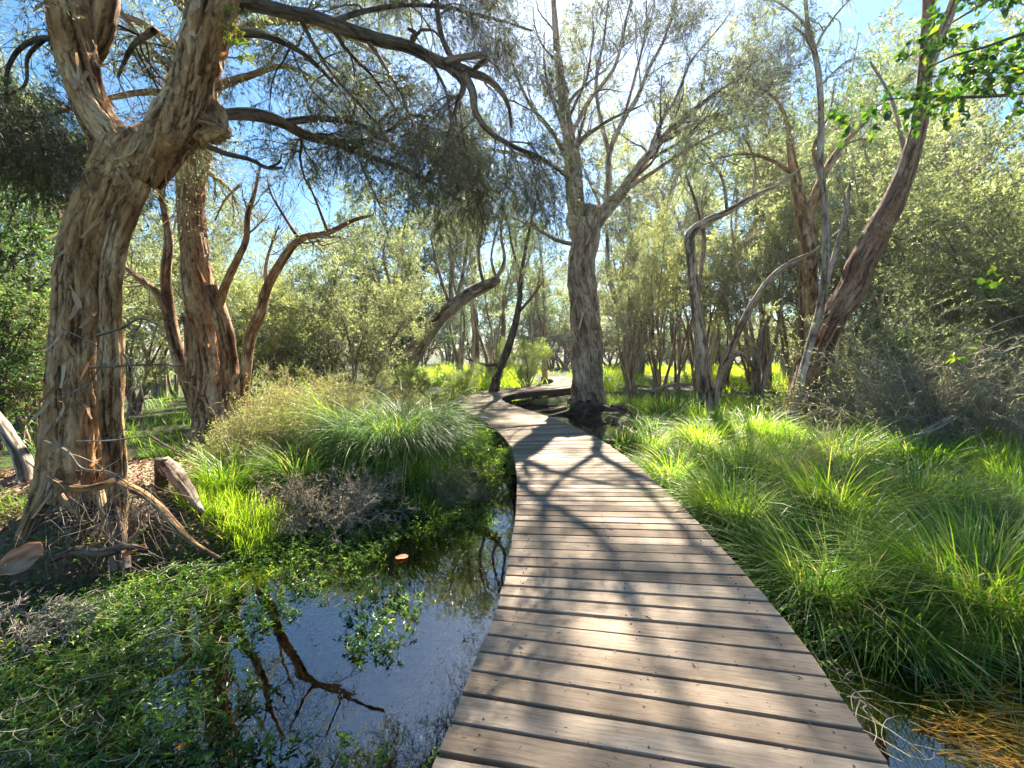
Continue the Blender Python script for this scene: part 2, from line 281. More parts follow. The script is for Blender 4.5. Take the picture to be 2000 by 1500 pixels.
def trunk(geo, pts, k=20, seg=.12, amp=.1, fine=.05, seed=0, twist=.3, flare=0, lobes=5, mat=0, cap=False, smin=14):
    """one bark-covered stem: pts rows x,y,z,r; furrowed, twisted section; flare = widened lobed foot"""
    P = np.asarray(pts, float); L_ = np.linalg.norm(np.diff(P[:, :3], axis=0), axis=1).sum(); n = max(smin, int(L_/seg))
    Q = spline(P, n); c = Q[:, :3]; r = np.maximum(Q[:, 3], .003)
    s = np.linspace(0, L_, n)
    c = c + np.stack([fbm(np.stack([s*.9, s*0+7, s*0+seed], 1), 3, 1), fbm(np.stack([s*.9, s*0+19, s*0+seed], 1), 3, 5), s*0], 1)*(r*.35)[:, None]
    T = norm(np.gradient(c, axis=0)); A = np.zeros_like(T); ref = np.array([1., .2, 0]); ref = ref if abs(T[0] @ norm(ref)) < .9 else np.array([0, 0, 1.])
    for i in range(n):
        v = (ref if i == 0 else A[i-1]); v = v-T[i]*(v @ T[i]); A[i] = v/np.linalg.norm(v)
    B = np.cross(T, A); th = np.arange(k)*2*np.pi/k
    TH = th[None, :]+twist*s[:, None]; cs, sn = np.cos(TH), np.sin(TH); S = s[:, None]+0*cs
    d1 = fbm(np.stack([cs*1.6+seed*3.1, sn*1.6, S*.55], -1), 3, seed); d2 = fbm(np.stack([cs*5.5, sn*5.5+seed, S*1.1], -1), 4, seed+9)
    rdg = 1-np.abs(d2)*2.2
    pl = fbm(np.stack([cs*3.2+seed, sn*3.2, S*1.6+d1*.6], -1), 3, seed+21)*6; fr_ = pl-np.floor(pl); terr_ = (np.floor(pl)+np.clip(fr_*5, 0, 1))/6.
    d3 = fbm(np.stack([cs*13+seed, sn*13, S*4.5], -1), 3, seed+31)
    m = 1+amp*d1*1.6+fine*(rdg-.6)+fine*1.1*terr_+fine*.55*d3
    if flare:
        fl = np.exp(-S/ (r[0]*1.7))*flare; m = m+fl*(.45+.75*np.maximum(0, np.cos(TH*lobes/1.+seed+1.3*np.sin(TH+seed))))
    V = c[:, None]+(A[:, None]*np.cos(th)[None, :, None]+B[:, None]*np.sin(th)[None, :, None])*(r[:, None]*m)[..., None]
    co = np.stack([cs*r[:, None].clip(.02)+seed*1.7, sn*r[:, None].clip(.02), S+seed*3.3], -1)
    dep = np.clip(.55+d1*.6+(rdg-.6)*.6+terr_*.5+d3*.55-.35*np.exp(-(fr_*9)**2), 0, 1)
    idx = np.arange(n*k).reshape(n, k); a = idx[:-1]; b = idx[1:]
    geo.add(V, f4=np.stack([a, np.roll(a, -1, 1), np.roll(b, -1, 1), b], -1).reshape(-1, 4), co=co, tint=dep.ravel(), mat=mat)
    if cap:
        for e, ring in ((0, idx[0]), (-1, idx[-1])):
            geo.add(c[e][None], co=co.reshape(-1, 3)[ring[:1]]); ci = geo.n-1
            rr = ring if e else ring[::-1]
            f3 = np.stack([rr+0, np.roll(rr, -1), np.full(k, 0)], -1)
            f3 = np.stack([rr+(ci-1-n*k+1), np.roll(rr, -1)+(ci-n*k), np.full(k, ci)], -1) if e == 0 else np.stack([rr+(ci-1-n*k), np.roll(rr, -1)+(ci-1-n*k), np.full(k, ci)], -1)
            geo.f3.append(f3); geo.m3.append(np.full(k, mat))
    return np.column_stack([c, r])
def resamp(pts, n): return spline(np.asarray(pts, float), n)

def grow(rg, P, R, cpp, t=(.25, 1), ang=(30, 65), ln=.5, lvar=.35, nseg=6, wander=.25, trop=(0, 0, .1), rf=.5, absolute=False, tap=.75, taper_len=.4, rmin=.0012):
    """children of a batch of branches"""
    Mn, n = P.shape[:2]; seg = np.linalg.norm(np.diff(P, axis=1), axis=2); Lp = seg.sum(1)
    N = Mn*cpp; pi = np.repeat(np.arange(Mn), cpp)
    tt = rg.uniform(t[0], t[1], N); f = tt*(n-1); k = np.minimum(f.astype(int), n-2); u = (f-k)[:, None]
    pos = P[pi, k]*(1-u)+P[pi, k+1]*u; T = norm(P[pi, k+1]-P[pi, k]); r0 = (R[pi, k]*(1-u[:, 0])+R[pi, k+1]*u[:, 0])*rf
    rnd = norm(rg.normal(size=(N, 3))); nrm = norm(rnd-T*(rnd*T).sum(1, keepdims=True))
    a = np.radians(rg.uniform(ang[0], ang[1], N))[:, None]
    d = T*np.cos(a)+nrm*np.sin(a)
    Lc = (ln if absolute else ln*Lp[pi])*(1-taper_len*tt)*rg.uniform(1-lvar, 1+lvar, N)
    out = np.zeros((N, nseg+1, 3)); out[:, 0] = pos; st = (Lc/nseg)[:, None]; trop = np.asarray(trop, float)
    bend = rg.normal(size=(N, 3))*wander*.4
    for i in range(nseg):
        d = norm(d+rg.normal(size=(N, 3))*wander*.6+bend+trop*(1+.3*i)); out[:, i+1] = out[:, i]+d*st
    Rr = np.maximum(r0, rmin)[:, None]*np.linspace(1, 1-tap, nseg+1)[None]
    return out, Rr
def leaves(rg, geo, P, per, ln=.05, wd=.012, t=(.15, 1), spread=.8, up=(0, 0, .1), tint=(.5, .25), mat=0, keep=None, clump=None):
    """single diamond leaves along a batch of twigs"""
    Mn, n = P.shape[:2]; N = Mn*per; pi = np.repeat(np.arange(Mn), per)
    f = rg.uniform(t[0], t[1], N)*(n-1); k = np.minimum(f.astype(int), n-2); u = (f-k)[:, None]
    pos = P[pi, k]*(1-u)+P[pi, k+1]*u; T = norm(P[pi, k+1]-P[pi, k])
    d = norm(T+rg.normal(size=(N, 3))*spread+np.asarray(up, float)); s = norm(np.cross(d, rg.normal(size=(N, 3))))
    l = (ln*rg.uniform(.6, 1.3, N))[:, None]; w_ = (wd*rg.uniform(.7, 1.3, N))[:, None]*.5
    V = np.stack([pos, pos+d*l*.5+s*w_, pos+d*l, pos+d*l*.45-s*w_], 1)
    tv = rg.normal(tint[0], tint[1], Mn)[pi]*.7+rg.normal(tint[0], tint[1], N)*.3
    tv = tv+.28*noise3(pos*.9, 61)+.15*noise3(pos*3., 63)
    geo.add(V, f4=np.arange(N*4).reshape(-1, 4), tint=np.repeat(np.clip(tv, 0, 1), 4), mat=mat)
def broad(rg, geo, pos, d, l, w_, tint, fold=.25, mat=0, nrm=None):
    """ovate folded leaves: six vertices on two quads sharing the midrib"""
    N = len(pos); d = norm(d); s = norm(np.cross(d, rg.normal(size=(N, 3))*.6+(nrm if nrm is not None else np.array([0, 0, 1.])))); up = np.cross(s, d)
    l = np.broadcast_to(l, (N,))[:, None]; w_ = np.broadcast_to(w_, (N,))[:, None]*.5
    b = pos; tip = pos+d*l-up*l*.1
    def pt(a, o): return pos+d*l*a+s*w_*o+up*w_*fold*abs(o)
    V = np.stack([b, pt(.28, .95), pt(.66, .75), tip, pt(.66, -.75), pt(.28, -.95)], 1); i = np.arange(N)[:, None]*6
    geo.add(V, f4=np.concatenate([i+[0, 1, 2, 3], i+[0, 3, 4, 5]]), tint=np.repeat(np.clip(tint, 0, 1), 6), mat=mat)
def blades(rg, geo, base, az, ln, lean, droop, wd, tint, n=5, mat=0, twist=.5):
    """curved tapering grass blades"""
    N = len(base); az = np.asarray(az); dirh = np.stack([np.cos(az), np.sin(az), 0*az], 1); side = np.stack([-np.sin(az), np.cos(az), 0*az], 1)
    side = norm(side+rg.normal(size=(N, 3))*twist*.5)
    p = base.copy(); rows = []; ln = np.broadcast_to(ln, (N,)); wd = np.broadcast_to(wd, (N,)); lean = np.broadcast_to(lean, (N,)); droop = np.broadcast_to(droop, (N,))
    for i in range(n):
        s = i/(n-1.)
        ww = (wd*.5*(1-s**2.2*.92)*(.6+.4*min(1, s*4)))[:, None]
        if i < n-1: rows += [p-side*ww, p+side*ww]
        else: rows += [p]
        a = lean+droop*(s+.5/(n-1)); p = p+(dirh*np.sin(a)[:, None]+np.array([0, 0, 1.])*np.cos(a)[:, None])*(ln/(n-1))[:, None]
    V = np.stack(rows, 1); m = 2*(n-1)+1; i0 = np.arange(N)[:, None]*m
    f4 = np.concatenate([i0+[2*j, 2*j+1, 2*j+3, 2*j+2] for j in range(n-2)]); f3 = i0+[2*(n-2), 2*(n-2)+1, m-1]
    geo.add(V, f4=f4, f3=f3, tint=np.repeat(np.clip(tint, 0, 1), m), mat=mat)

# ------------------------------------------------------------------ terrain
DC = np.array([(-.9, -4), (-.25, -1.6), (.27, .2), (.56, 1.57), (.72, 2.4), (.80, 3.2), (.86, 4.3), (.87, 5.5), (.82, 6.5), (.70, 7.6), (.42, 8.9), (.05, 10.1), (-.42, 11.4),
               (-.9, 12.8), (-1.17, 14.3), (-1.0, 15.6), (-.42, 16.9), (.55, 18.1), (1.75, 19.3), (2.7, 21.3), (3.1, 24.5), (2.6, 28)])
DECK = spline(np.column_stack([DC, DC[:, 0]*0]), 1400)[:, :2]
DW = .81; DZ = .40
def ddist(x, y):                        # distance to the deck's centre line and side (+ right)
    x = np.asarray(x, float); sh = x.shape; p = np.stack([x.ravel(), np.asarray(y, float).ravel()], 1); D = DECK[::8]; o = np.empty(len(p))
    for i in range(0, len(p), 20000):
        q = p[i:i+20000]; o[i:i+20000] = np.sqrt(((q[:, None]-D[None])**2).sum(2).min(1))
    return o.reshape(sh)
# open water as discs (x, y, r)
POOL = [(-.7, 2.3, 1.15), (-.9, 3.4, 1.25), (-1.5, 3.9, .85), (-.1, 4.2, .8), (-.2, 5.4, .62), (-.15, 6.4, .5), (-.3, 7.3, .5), (-.6, 1.2, 1.6), (-2.2, 2.2, 1.6), (-2.4, 1.0, 1.8), (-.7, 8.6, .6), (-1.1, 9.6, .5),
        (2.1, 2.1, .66), (2.0, 2.6, .42), (2.65, 1.85, .5), (2.2, 1.2, .8), (3.0, 1.2, .6), (2.0, 3.3, .25), (2.1, .2, 1.2),
        (1.0, 10.8, .8), (1.6, 10.2, .75), (2.1, 9.4, .6), (1.0, 12.0, 1.0), (.7, 13.4, 1.0), (.6, 14.8, .9), (1.4, 13.0, .8), (1.8, 11.4, .9), (2.6, 10.8, .5), (.9, 16, .6)]
MOUND = [(-1.8, 6.2, .9, .42), (-1.0, 7.4, .9, .25), (-3.2, 7.0, 1.4, .3), (-4.9, 4.6, 1.3, .55), (-3.6, 3.9, .6, .25), (-2.6, 8.3, 1.2, .3), (2.9, 5.0, 1.0, .12), (5.5, 7, 2, .15), (6.5, 10, 2.5, .25)]
def terr(x, y):
    x = np.asarray(x, float); y = np.asarray(y, float)
    sd_ = np.full(x.shape, 9.)
    for cx, cy, r in POOL: sd_ = np.minimum(sd_, np.hypot(x-cx, y-cy)-r)
    sd_ = sd_+.22*fbm(np.stack([x*1.3, y*1.3, x*0], -1), 3, 4)
    dd = ddist(x, y)-.62; sd_ = np.minimum(sd_, dd)
    h = -.30+.44/(1+np.exp(-(sd_-.16)*9))
    for cx, cy, r, a in MOUND: h = h+a*np.exp(-((x-cx)**2+(y-cy)**2)/(r*r))/(1+np.exp(-(sd_-.2)*10))
    far = np.clip((np.hypot(x, y)-18)/25, 0, 1)
    h = h+far*.12+.035*fbm(np.stack([x*2.2, y*2.2, x*0+3], -1), 4, 11)*np.clip(sd_*3, .3, 1)
    return np.where(far >= 1, .2, h)
def axis(lo, hi, fine_lo, fine_hi, st):
    a = [fine_lo]; s = st
    while a[-1] > lo: s *= 1.17; a.append(a[-1]-s)
    b = [fine_hi]; s = st
    while b[-1] < hi: s *= 1.17; b.append(b[-1]+s)
    return np.concatenate([a[::-1], np.arange(fine_lo+st, fine_hi, st), b])
gx = axis(-900, 900, -7, 8, .07); gy = axis(-60, 1500, -1, 16, .07)
X, Y = np.meshgrid(gx, gy, indexing='ij'); Z = terr(X, Y)
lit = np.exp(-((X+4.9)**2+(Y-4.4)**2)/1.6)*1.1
g = Geo(); idx = np.arange(X.size).reshape(X.shape)
g.add(np.stack([X, Y, Z], -1), f4=np.stack([idx[:-1, :-1], idx[1:, :-1], idx[1:, 1:], idx[:-1, 1:]], -1).reshape(-1, 4), tint=np.clip(lit, 0, 1).ravel())
tag(g.obj('ground', M['ground'], smooth=True), 'dark marshy ground', kind='structure')
g = Geo(); s_ = 60.
g.add([(-s_, -20, 0), (s_, -20, 0), (s_, 60, 0), (-s_, 60, 0)], f4=[(0, 1, 2, 3)])
tag(g.obj('water', M['water']), 'still dark water of the marsh', kind='structure')

# ------------------------------------------------------------------ boardwalk
def box_batch(geo, c, ax, ay, hx, hy, z0, z1, tint, co):
    N = len(c); V = []; CO = []
    for zz, zt in ((z0, 0), (z1, 1)):
        for sx, sy in ((-1, -1), (1, -1), (1, 1), (-1, 1)):
            p = c+ax*(hx*sx)[:, None]+ay*(hy*sy)[:, None]; V.append(np.column_stack([p, zz])); CO.append(np.column_stack([hx*sx+co[:, 0], hy*sy+co[:, 1], zz*0+co[:, 2]]))
    V = np.stack(V, 1); CO = np.stack(CO, 1); i = np.arange(N)[:, None]*8
    f = np.concatenate([i+[4, 5, 6, 7], i+[3, 2, 1, 0], i+[0, 1, 5, 4], i+[1, 2, 6, 5], i+[2, 3, 7, 6], i+[3, 0, 4, 7]])
    geo.add(V, f4=f, tint=np.repeat(tint, 8), co=CO)
rg = np.random.default_rng(5)
seg = np.linalg.norm(np.diff(DECK, axis=0), axis=1); cum = np.concatenate([[0], np.cumsum(seg)])
pitch = .142; ns = int(cum[-1]/pitch); sv = np.arange(ns)*pitch+.1
px_ = np.interp(sv, cum, DECK[:, 0]); py_ = np.interp(sv, cum, DECK[:, 1])
tg = norm(np.stack([np.gradient(px_), np.gradient(py_)], 1)); nr = np.stack([tg[:, 1], -tg[:, 0]], 1)
bw = empty('boardwalk', (DECK[200][0], DECK[200][1], 0), 'narrow winding timber boardwalk curving left over the dark water', 'boardwalk')
g = Geo()
# each plank: top surface with trapezoid plan following both curved edges, small gap, chamfered edge
NS = 15
for i in range(ns):
    c = np.array([px_[i], py_[i]]); t_, n_ = tg[i], nr[i]
    curv = (np.arctan2(tg[min(i+1, ns-1)][1], tg[min(i+1, ns-1)][0])-np.arctan2(tg[max(i-1, 0)][1], tg[max(i-1, 0)][0]))/(pitch*2)
    us = np.linspace(-DW-.008*rg.random(), DW+.008*rg.random(), NS)
    gap = rg.uniform(.0045, .0105); rot = rg.normal(0, .0012); zj = rg.normal(0, .0012)
    tilt = rg.normal(0, .002); bow = rg.normal(0, .0015)
    half = np.clip((pitch/2)*(1+curv*us), .03, .12)-gap
    e0 = -half+rg.normal(0, .0007, NS); e1 = half+rg.normal(0, .0007, NS)
    if i % 7 == 3 : e1 = e1-.003
    ch = .004; prof = []
    zt = DZ+zj+bow*(us/DW)**2
    for (v, dz) in ((e0, -.04), (e0, -ch), (e0+ch, 0), (e1-ch, 0), (e1, -ch), (e1, -.04)):
        v = v+rot*us*3; xy = c+us[:, None]*n_+v[:, None]*t_
        prof.append(np.column_stack([xy, zt+dz+tilt*v/half.mean()*.5]))
    V = np.stack(prof, 1)           # NS,6,3
    CO = np.stack([np.column_stack([us+i*3.7, np.full(NS, vv), np.full(NS, i*1.37)]) for vv in (-.07, -.068, -.06, .06, .068, .07)], 1)
    id_ = np.arange(NS*6).reshape(NS, 6); f = []
    a, b = id_[:-1], id_[1:]
    f = np.stack([a[:, :-1], b[:, :-1], b[:, 1:], a[:, 1:]], -1).reshape(-1, 4)
    f = np.concatenate([f, np.stack([a[:, 5], b[:, 5], b[:, 0], a[:, 0]], -1)])
    caps = [[id_[0, 0], id_[0, 1], id_[0, 4], id_[0, 5]], [id_[0, 1], id_[0, 2], id_[0, 3], id_[0, 4]], [id_[-1, 5], id_[-1, 4], id_[-1, 1], id_[-1, 0]], [id_[-1, 4], id_[-1, 3], id_[-1, 2], id_[-1, 1]]]
    g.add(V, f4=np.concatenate([f, caps]), co=CO, tint=np.clip(rg.normal(.5, .27), 0, 1))
g.obj('decking', M['deck'], bw)
# screw heads, one dark speck pair on every joist line
g = Geo()
for i in range(ns):
    if py_[i] > 7 or py_[i] < 0: continue
    for u in (-DW+.12, -.02, DW-.12):
        for v in (-.033, .033):
            if rg.random() < .25: continue
            c = np.array([px_[i], py_[i]])+nr[i]*(u+rg.normal(0, .012))+tg[i]*(v+rg.normal(0, .004)); th = np.arange(8)*np.pi/4
            ring = np.column_stack([c[0]+.0045*np.cos(th), c[1]+.0045*np.sin(th), np.full(8, DZ+.0035)]); low = ring.copy(); low[:, 2] -= .006
            k = np.arange(8); g.add(np.vstack([ring, low, [[c[0], c[1], DZ+.0035]]]), f4=np.stack([k+8, (k+1) % 8+8, (k+1) % 8, k], -1), f3=np.stack([k, (k+1) % 8, k*0+16], -1))
sc_ = g.obj('screw_heads', M['screw'], bw); sc_['kind'] = 'stuff'
# edge beams and the bearer posts
for sgn in (-1, 1):
    g = Geo(); n = len(px_); off = DW-.045
    P0 = np.stack([px_, py_], 1)+nr*off*sgn; rows = []
    for dx, z in ((-.022, DZ-.24), (.022, DZ-.24), (.022, DZ-.043), (-.022, DZ-.043)): rows.append(np.column_stack([P0+nr*dx, np.full(n, z)]))
    V = np.stack(rows, 1); id_ = np.arange(n*4).reshape(n, 4); a, b = id_[:-1], id_[1:]
    g.add(V, f4=np.stack([a, np.roll(a, -1, 1), np.roll(b, -1, 1), b], -1).reshape(-1, 4)); g.obj('edge_beam', M['beam'], bw)
for j in range(4, ns, 13):
    for sgn in (-1, 1):
        g = Geo(); c = np.array([px_[j], py_[j]])+nr[j]*(DW-.125)*sgn
        box_batch(g, c[None], tg[j][None], nr[j][None], np.array([.05]), np.array([.05]), np.array([-.35]), np.array([DZ-.045]), np.array([.5]), np.zeros((1, 3)))
        g.obj('post', M['beam'], bw)
# ------------------------------------------------------------------ trees traced from the place
def pth(rows):                         # rows: px, py, distance, width in px -> x y z r
    return np.array([[*W(a, b, d), .5*wd*d/FPX/math.hypot(1, (a-1000)/FPX)] for a, b, d, wd in rows])
def limbs_batch(paths, n=12):
    Q = [resamp(p, n) for p in paths]; return np.stack([q[:, :3] for q in Q]), np.stack([q[:, 3] for q in Q])
def twiggy(rg, P, R, gt, gl, lv, leaf, bare=0, clump=None, zmax=99):
    """levels of branches, then leaves.  lv: list of dict(grow kwargs, k sides); the last level is twigs"""
    for i, kw in enumerate(lv):
        kw = dict(kw); k = kw.pop('k', 4); keep = kw.pop('keep', False)
        P0, R0 = P, R
        P, R = grow(rg, P, R, **kw)
        if clump and i == len(lv)-1:
            q = P[:, 0]; kk = (noise3(q*clump[0]+5.3, 71)+.45*noise3(q*clump[0]*2.6, 73) > clump[1]+rg.normal(0, .12, len(q))) & (q[:, 2] < zmax); P, R = P[kk], R[kk]
        tubes(P, R, k, geo=gt if i < len(lv)-1 else gl, mat=0)
        if keep: P0, R0 = P, R
    if bare:
        Pb, Rb = grow(rg, P, R, bare, t=(.1, 1), ang=(15, 60), ln=.28, absolute=True, nseg=4, wander=.25, trop=(0, 0, -.12), rf=.8); tubes(Pb, Rb, 3, geo=gl, mat=0)
    for lf in (leaf if isinstance(leaf, list) else [leaf]): leaves(rg, gl, P, mat=1, **lf)
    return P, R
def flakes(rg, geo, P, N, ln=(.08, .3), wd=(.015, .05), side=None, stand=.012, smin=0., smax=1.):
    """peeling strips of paper bark curling off a stem path P (x y z r)"""
    n = len(P); f = rg.uniform(smin, smax, N)*(n-1); k = np.minimum(f.astype(int), n-2); u = (f-k)[:, None]
    Q = P[k]*(1-u)+P[k+1]*u; T = norm(P[k+1, :3]-P[k, :3]); rnd = norm(rg.normal(size=(N, 3))); nr_ = norm(rnd-T*(rnd*T).sum(1, keepdims=True)); sd2 = np.cross(T, nr_)
    l = rg.uniform(*ln, N)[:, None]; w_ = rg.uniform(*wd, N)[:, None]*.5; updn = np.where(rg.random(N) < .7, -1, 1)[:, None]
    start = Q[:, :3]+nr_*Q[:, 3:4]*rg.uniform(.97, 1.07, N)[:, None]; rows = []; curl = rg.uniform(.1, .9, N)[:, None]; p = start; skew = rg.normal(0, .3, N)[:, None]
    for i in range(5):
        s = i/4.; ww = w_*(1-.55*s)*(1+.3*rg.normal(size=(N, 1)))
        rows += [p-sd2*ww, p+sd2*ww]; a = curl*s*1.6; p = p+((T*updn+sd2*skew)*np.cos(a)+nr_*np.sin(a)+np.array([0, 0, -.25])*s)*l/4
    V = np.stack(rows, 1); i0 = np.arange(N)[:, None]*10; ff = np.concatenate([i0+[2*j, 2*j+1, 2*j+3, 2*j+2] for j in range(4)])
    geo.add(V, f4=ff, tint=np.repeat(np.clip(rg.normal(.5, .3, N), 0, 1), 10), mat=1)

# ---- the big paperbark on the left
rg = np.random.default_rng(11)
A = empty('paperbark_tree', W(150, 1080, 3.8), 'massive old paperbark with forked trunk and hollow rooted foot beside the pool', 'tree')
g = Geo()
tA = trunk(g, pth([(152, 965, 3.8, 140), (155, 920, 3.8, 128), (155, 830, 3.8, 118), (163, 700, 3.8, 108), (172, 600, 3.8, 104), (188, 480, 3.8, 106), (226, 380, 3.8, 108), (256, 320, 3.8, 110), (272, 290, 3.82, 96), (282, 272, 3.84, 60)]), k=110, seg=.022, amp=.15, fine=.13, seed=3, twist=.35)
# fused darker stem running up the right side of the trunk
trunk(g, pth([(222, 1060, 3.62, 42), (224, 950, 3.66, 44), (222, 830, 3.68, 46), (218, 700, 3.7, 50), (216, 600, 3.72, 42), (228, 480, 3.74, 42), (264, 380, 3.74, 44), (292, 310, 3.76, 44)]), k=40, seg=.03, amp=.2, fine=.13, seed=8, twist=.5)
trunk(g, pth([(105, 1120, 3.95, 40), (108, 960, 3.9, 42), (112, 850, 3.85, 42), (124, 700, 3.85, 38), (148, 520, 3.85, 36), (192, 400, 3.85, 30)]), k=40, seg=.03, amp=.2, fine=.12, seed=5, twist=.3)
flakes(rg, g, tA, 260); g.obj('trunk', [M['paperbark'], M['flake']], A, True)
g = Geo()
lA = pth([(272, 345, 3.75, 80), (236, 290, 3.75, 88), (195, 235, 3.75, 80), (168, 180, 3.75, 72), (150, 110, 3.8, 80), (140, 40, 3.8, 84), (130, -60, 3.9, 78), (110, -220, 4.0, 66), (120, -420, 4.2, 40)])
tL = trunk(g, lA, k=70, seg=.026, amp=.22, fine=.15, seed=13, twist=.6)
flakes(rg, g, tL, 260, ln=(.06, .26)); g.obj('limb', [M['paperbark'], M['flake']], A, True)
g = Geo()
lB = pth([(275, 350, 3.8, 80), (318, 290, 3.8, 92), (346, 250, 3.8, 104), (366, 210, 3.78, 90), (378, 170, 3.76, 80), (392, 120, 3.75, 84), (405, 60, 3.75, 88), (425, 0, 3.8, 84), (450, -90, 3.85, 74), (470, -250, 3.9, 60), (480, -450, 4.0, 36)])
tB = trunk(g, lB, k=70, seg=.026, amp=.22, fine=.16, seed=17, twist=.7)
trunk(g, pth([(150, 150, 3.9, 50), (200, 60, 3.95, 60), (215, -30, 4, 52), (230, -200, 4.1, 40)]), k=30, seg=.04, amp=.2, fine=.14, seed=23)
flakes(rg, g, tB, 300, ln=(.06, .26)); g.obj('limb', [M['paperbark'], M['flake']], A, True)
g = Geo()      # knobbly burl where a limb was lost
trunk(g, pth([(372, 258, 3.9, 34), (392, 250, 3.88, 66), (410, 246, 3.86, 70), (428, 250, 3.84, 52), (440, 256, 3.82, 22)]), k=60, seg=.012, amp=.6, fine=.45, seed=29, cap=True, twist=2.)
g.obj('burl', M['paperbark_red'], A, True)
dk = Geo()
LA = [pth([(425, 30, 3.85, 40), (480, 8, 3.9, 36), (560, 25, 4.1, 32), (620, 38, 4.3, 30), (680, 60, 4.5, 30), (740, 78, 4.7, 28), (800, 92, 4.9, 26), (860, 122, 5.1, 24), (910, 138, 5.3, 20), (960, 160, 5.5, 15), (990, 200, 5.7, 10), (1000, 250, 5.8, 6)]),
      pth([(800, 92, 4.9, 12), (810, 66, 4.9, 13), (797, 56, 4.8, 5)]),
      pth([(905, 140, 5.25, 16), (880, 108, 5.2, 14), (860, 60, 5.1, 13), (850, -20, 5.1, 11), (835, -160, 5.0, 8)]),
      pth([(860, 122, 5.1, 18), (900, 112, 5.1, 15), (950, 108, 5.1, 16), (925, 135, 5.2, 12)]),
      pth([(905, 140, 5.3, 20), (925, 180, 5.3, 19), (930, 220, 5.3, 15), (960, 260, 5.4, 13), (1010, 290, 5.5, 11), (1060, 310, 5.6, 8), (1110, 350, 5.8, 5)]),
      pth([(870, 130, 5.1, 12), (905, 165, 5.2, 15), (890, 210, 5.2, 8), (870, 280, 5.3, 5)]),
      pth([(430, 225, 4.4, 26), (500, 225, 4.6, 30), (555, 240, 4.8, 28), (600, 265, 5, 24), (660, 280, 5.3, 20), (720, 305, 5.6, 15), (790, 330, 6, 11), (850, 360, 6.4, 8), (900, 395, 6.8, 5)]),
      pth([(555, 240, 4.8, 18), (620, 232, 5, 16), (690, 240, 5.4, 12), (750, 260, 5.7, 9), (800, 226, 6, 7), (850, 232, 6.2, 4)]),
      pth([(600, 265, 5.0, 16), (690, 282, 5.3, 14), (740, 268, 5.5, 12), (780, 290, 5.8, 9), (840, 300, 6.1, 6), (900, 330, 6.4, 4)]),
      pth([(405, 285, 3.62, 16), (440, 300, 3.7, 13), (490, 312, 3.8, 10), (520, 328, 3.85, 9), (553, 328, 3.9, 6)]),
      pth([(520, 328, 3.85, 5), (545, 318, 3.87, 5), (550, 300, 3.88, 3)]),
      pth([(150, 95, 3.9, 22), (90, 75, 3.9, 18), (40, 95, 3.9, 14), (15, 140, 3.9, 12), (12, 200, 3.9, 8)]),
      pth([(90, 75, 3.9, 12), (55, 110, 3.9, 12), (52, 160, 3.9, 9), (30, 180, 3.9, 10), (-20, 190, 3.9, 12)]),
      pth([(130, -60, 3.9, 40), (30, -150, 4.2, 34), (-120, -260, 4.6, 24), (-300, -350, 5, 12)]),
      pth([(420, 60, 4.1, 26), (520, 70, 4.6, 18), (600, 110, 5.1, 12), (660, 170, 5.6, 7)]), pth([(300, 60, 4.4, 20), (260, 90, 4.9, 14), (230, 150, 5.3, 8)]), pth([(640, 45, 4.4, 14), (720, 20, 4.9, 12), (820, 10, 5.4, 9), (940, 30, 6, 6), (1040, 60, 6.4, 4)]),
      pth([(440, -90, 3.9, 40), (560, -160, 4.6, 34), (700, -200, 5.3, 26), (850, -220, 6, 18), (1000, -210, 6.6, 10)]),
      pth([(450, -150, 4.0, 36), (520, -350, 4.8, 30), (700, -500, 5.5, 20), (900, -600, 6, 10)])]
for i, p in enumerate(LA): p[:, 3] *= .8
for i, p in enumerate(LA): trunk(dk, p, k=12 if i not in (0, 6) else 20, seg=.05, amp=.12, fine=.12, seed=40+i, smin=10)
dk.obj('branch', M['dark_bark'], A, True)
# drooping fine foliage
gl = Geo(); gt = gl
P, R = limbs_batch([LA[i] for i in (0, 2, 4, 5, 6, 7, 8, 14, 15, 16, 17, 18)], 14)
lv = [dict(cpp=9, t=(.2, 1), ang=(25, 85), ln=1.3, lvar=.4, absolute=True, nseg=8, wander=.28, trop=(.03, .02, -.10), rf=.4, k=5),
      dict(cpp=9, t=(.1, 1), ang=(20, 60), ln=.7, absolute=True, nseg=6, wander=.3, trop=(0, 0, -.06), rf=.45, k=4),
      dict(cpp=10, t=(.1, 1), ang=(20, 60), ln=.40, absolute=True, nseg=5, wander=.22, trop=(0, 0, -.12), rf=.55, k=3)]
twiggy(rg, P, R, gt, gl, lv, dict(per=16, ln=.05, wd=.0085, spread=.5, up=(0, 0, -.1), tint=(.45, .3)), bare=3, clump=(.9, -.25))
P, R = limbs_batch([LA[i] for i in (11, 12, 13)]+[tL[60::6], tB[90::6]], 14)
lv2 = [dict(lv[0], cpp=9, t=(.35, 1), rf=.18), dict(lv[1]), dict(lv[2])]
twiggy(rg, P, R, gt, gl, lv2, dict(per=16, ln=.05, wd=.0085, spread=.5, up=(0, 0, -.1), tint=(.45, .3)), bare=3, clump=(.9, -.25))
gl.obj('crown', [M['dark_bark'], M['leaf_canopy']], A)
# fallen strips and needles caught in the fork
g = Geo(); base = W(300, 250, 3.7)+rg.normal(size=(420, 3))*np.array([.16, .1, .12])
blades(rg, g, base, rg.uniform(0, 6.28, 420), rg.uniform(.12, .4, 420), rg.uniform(.6, 2.6, 420), rg.uniform(0, 1.2, 420), .003, rg.uniform(.0, .8, 420)); g.obj('caught_litter', M['dry_grey'], A)
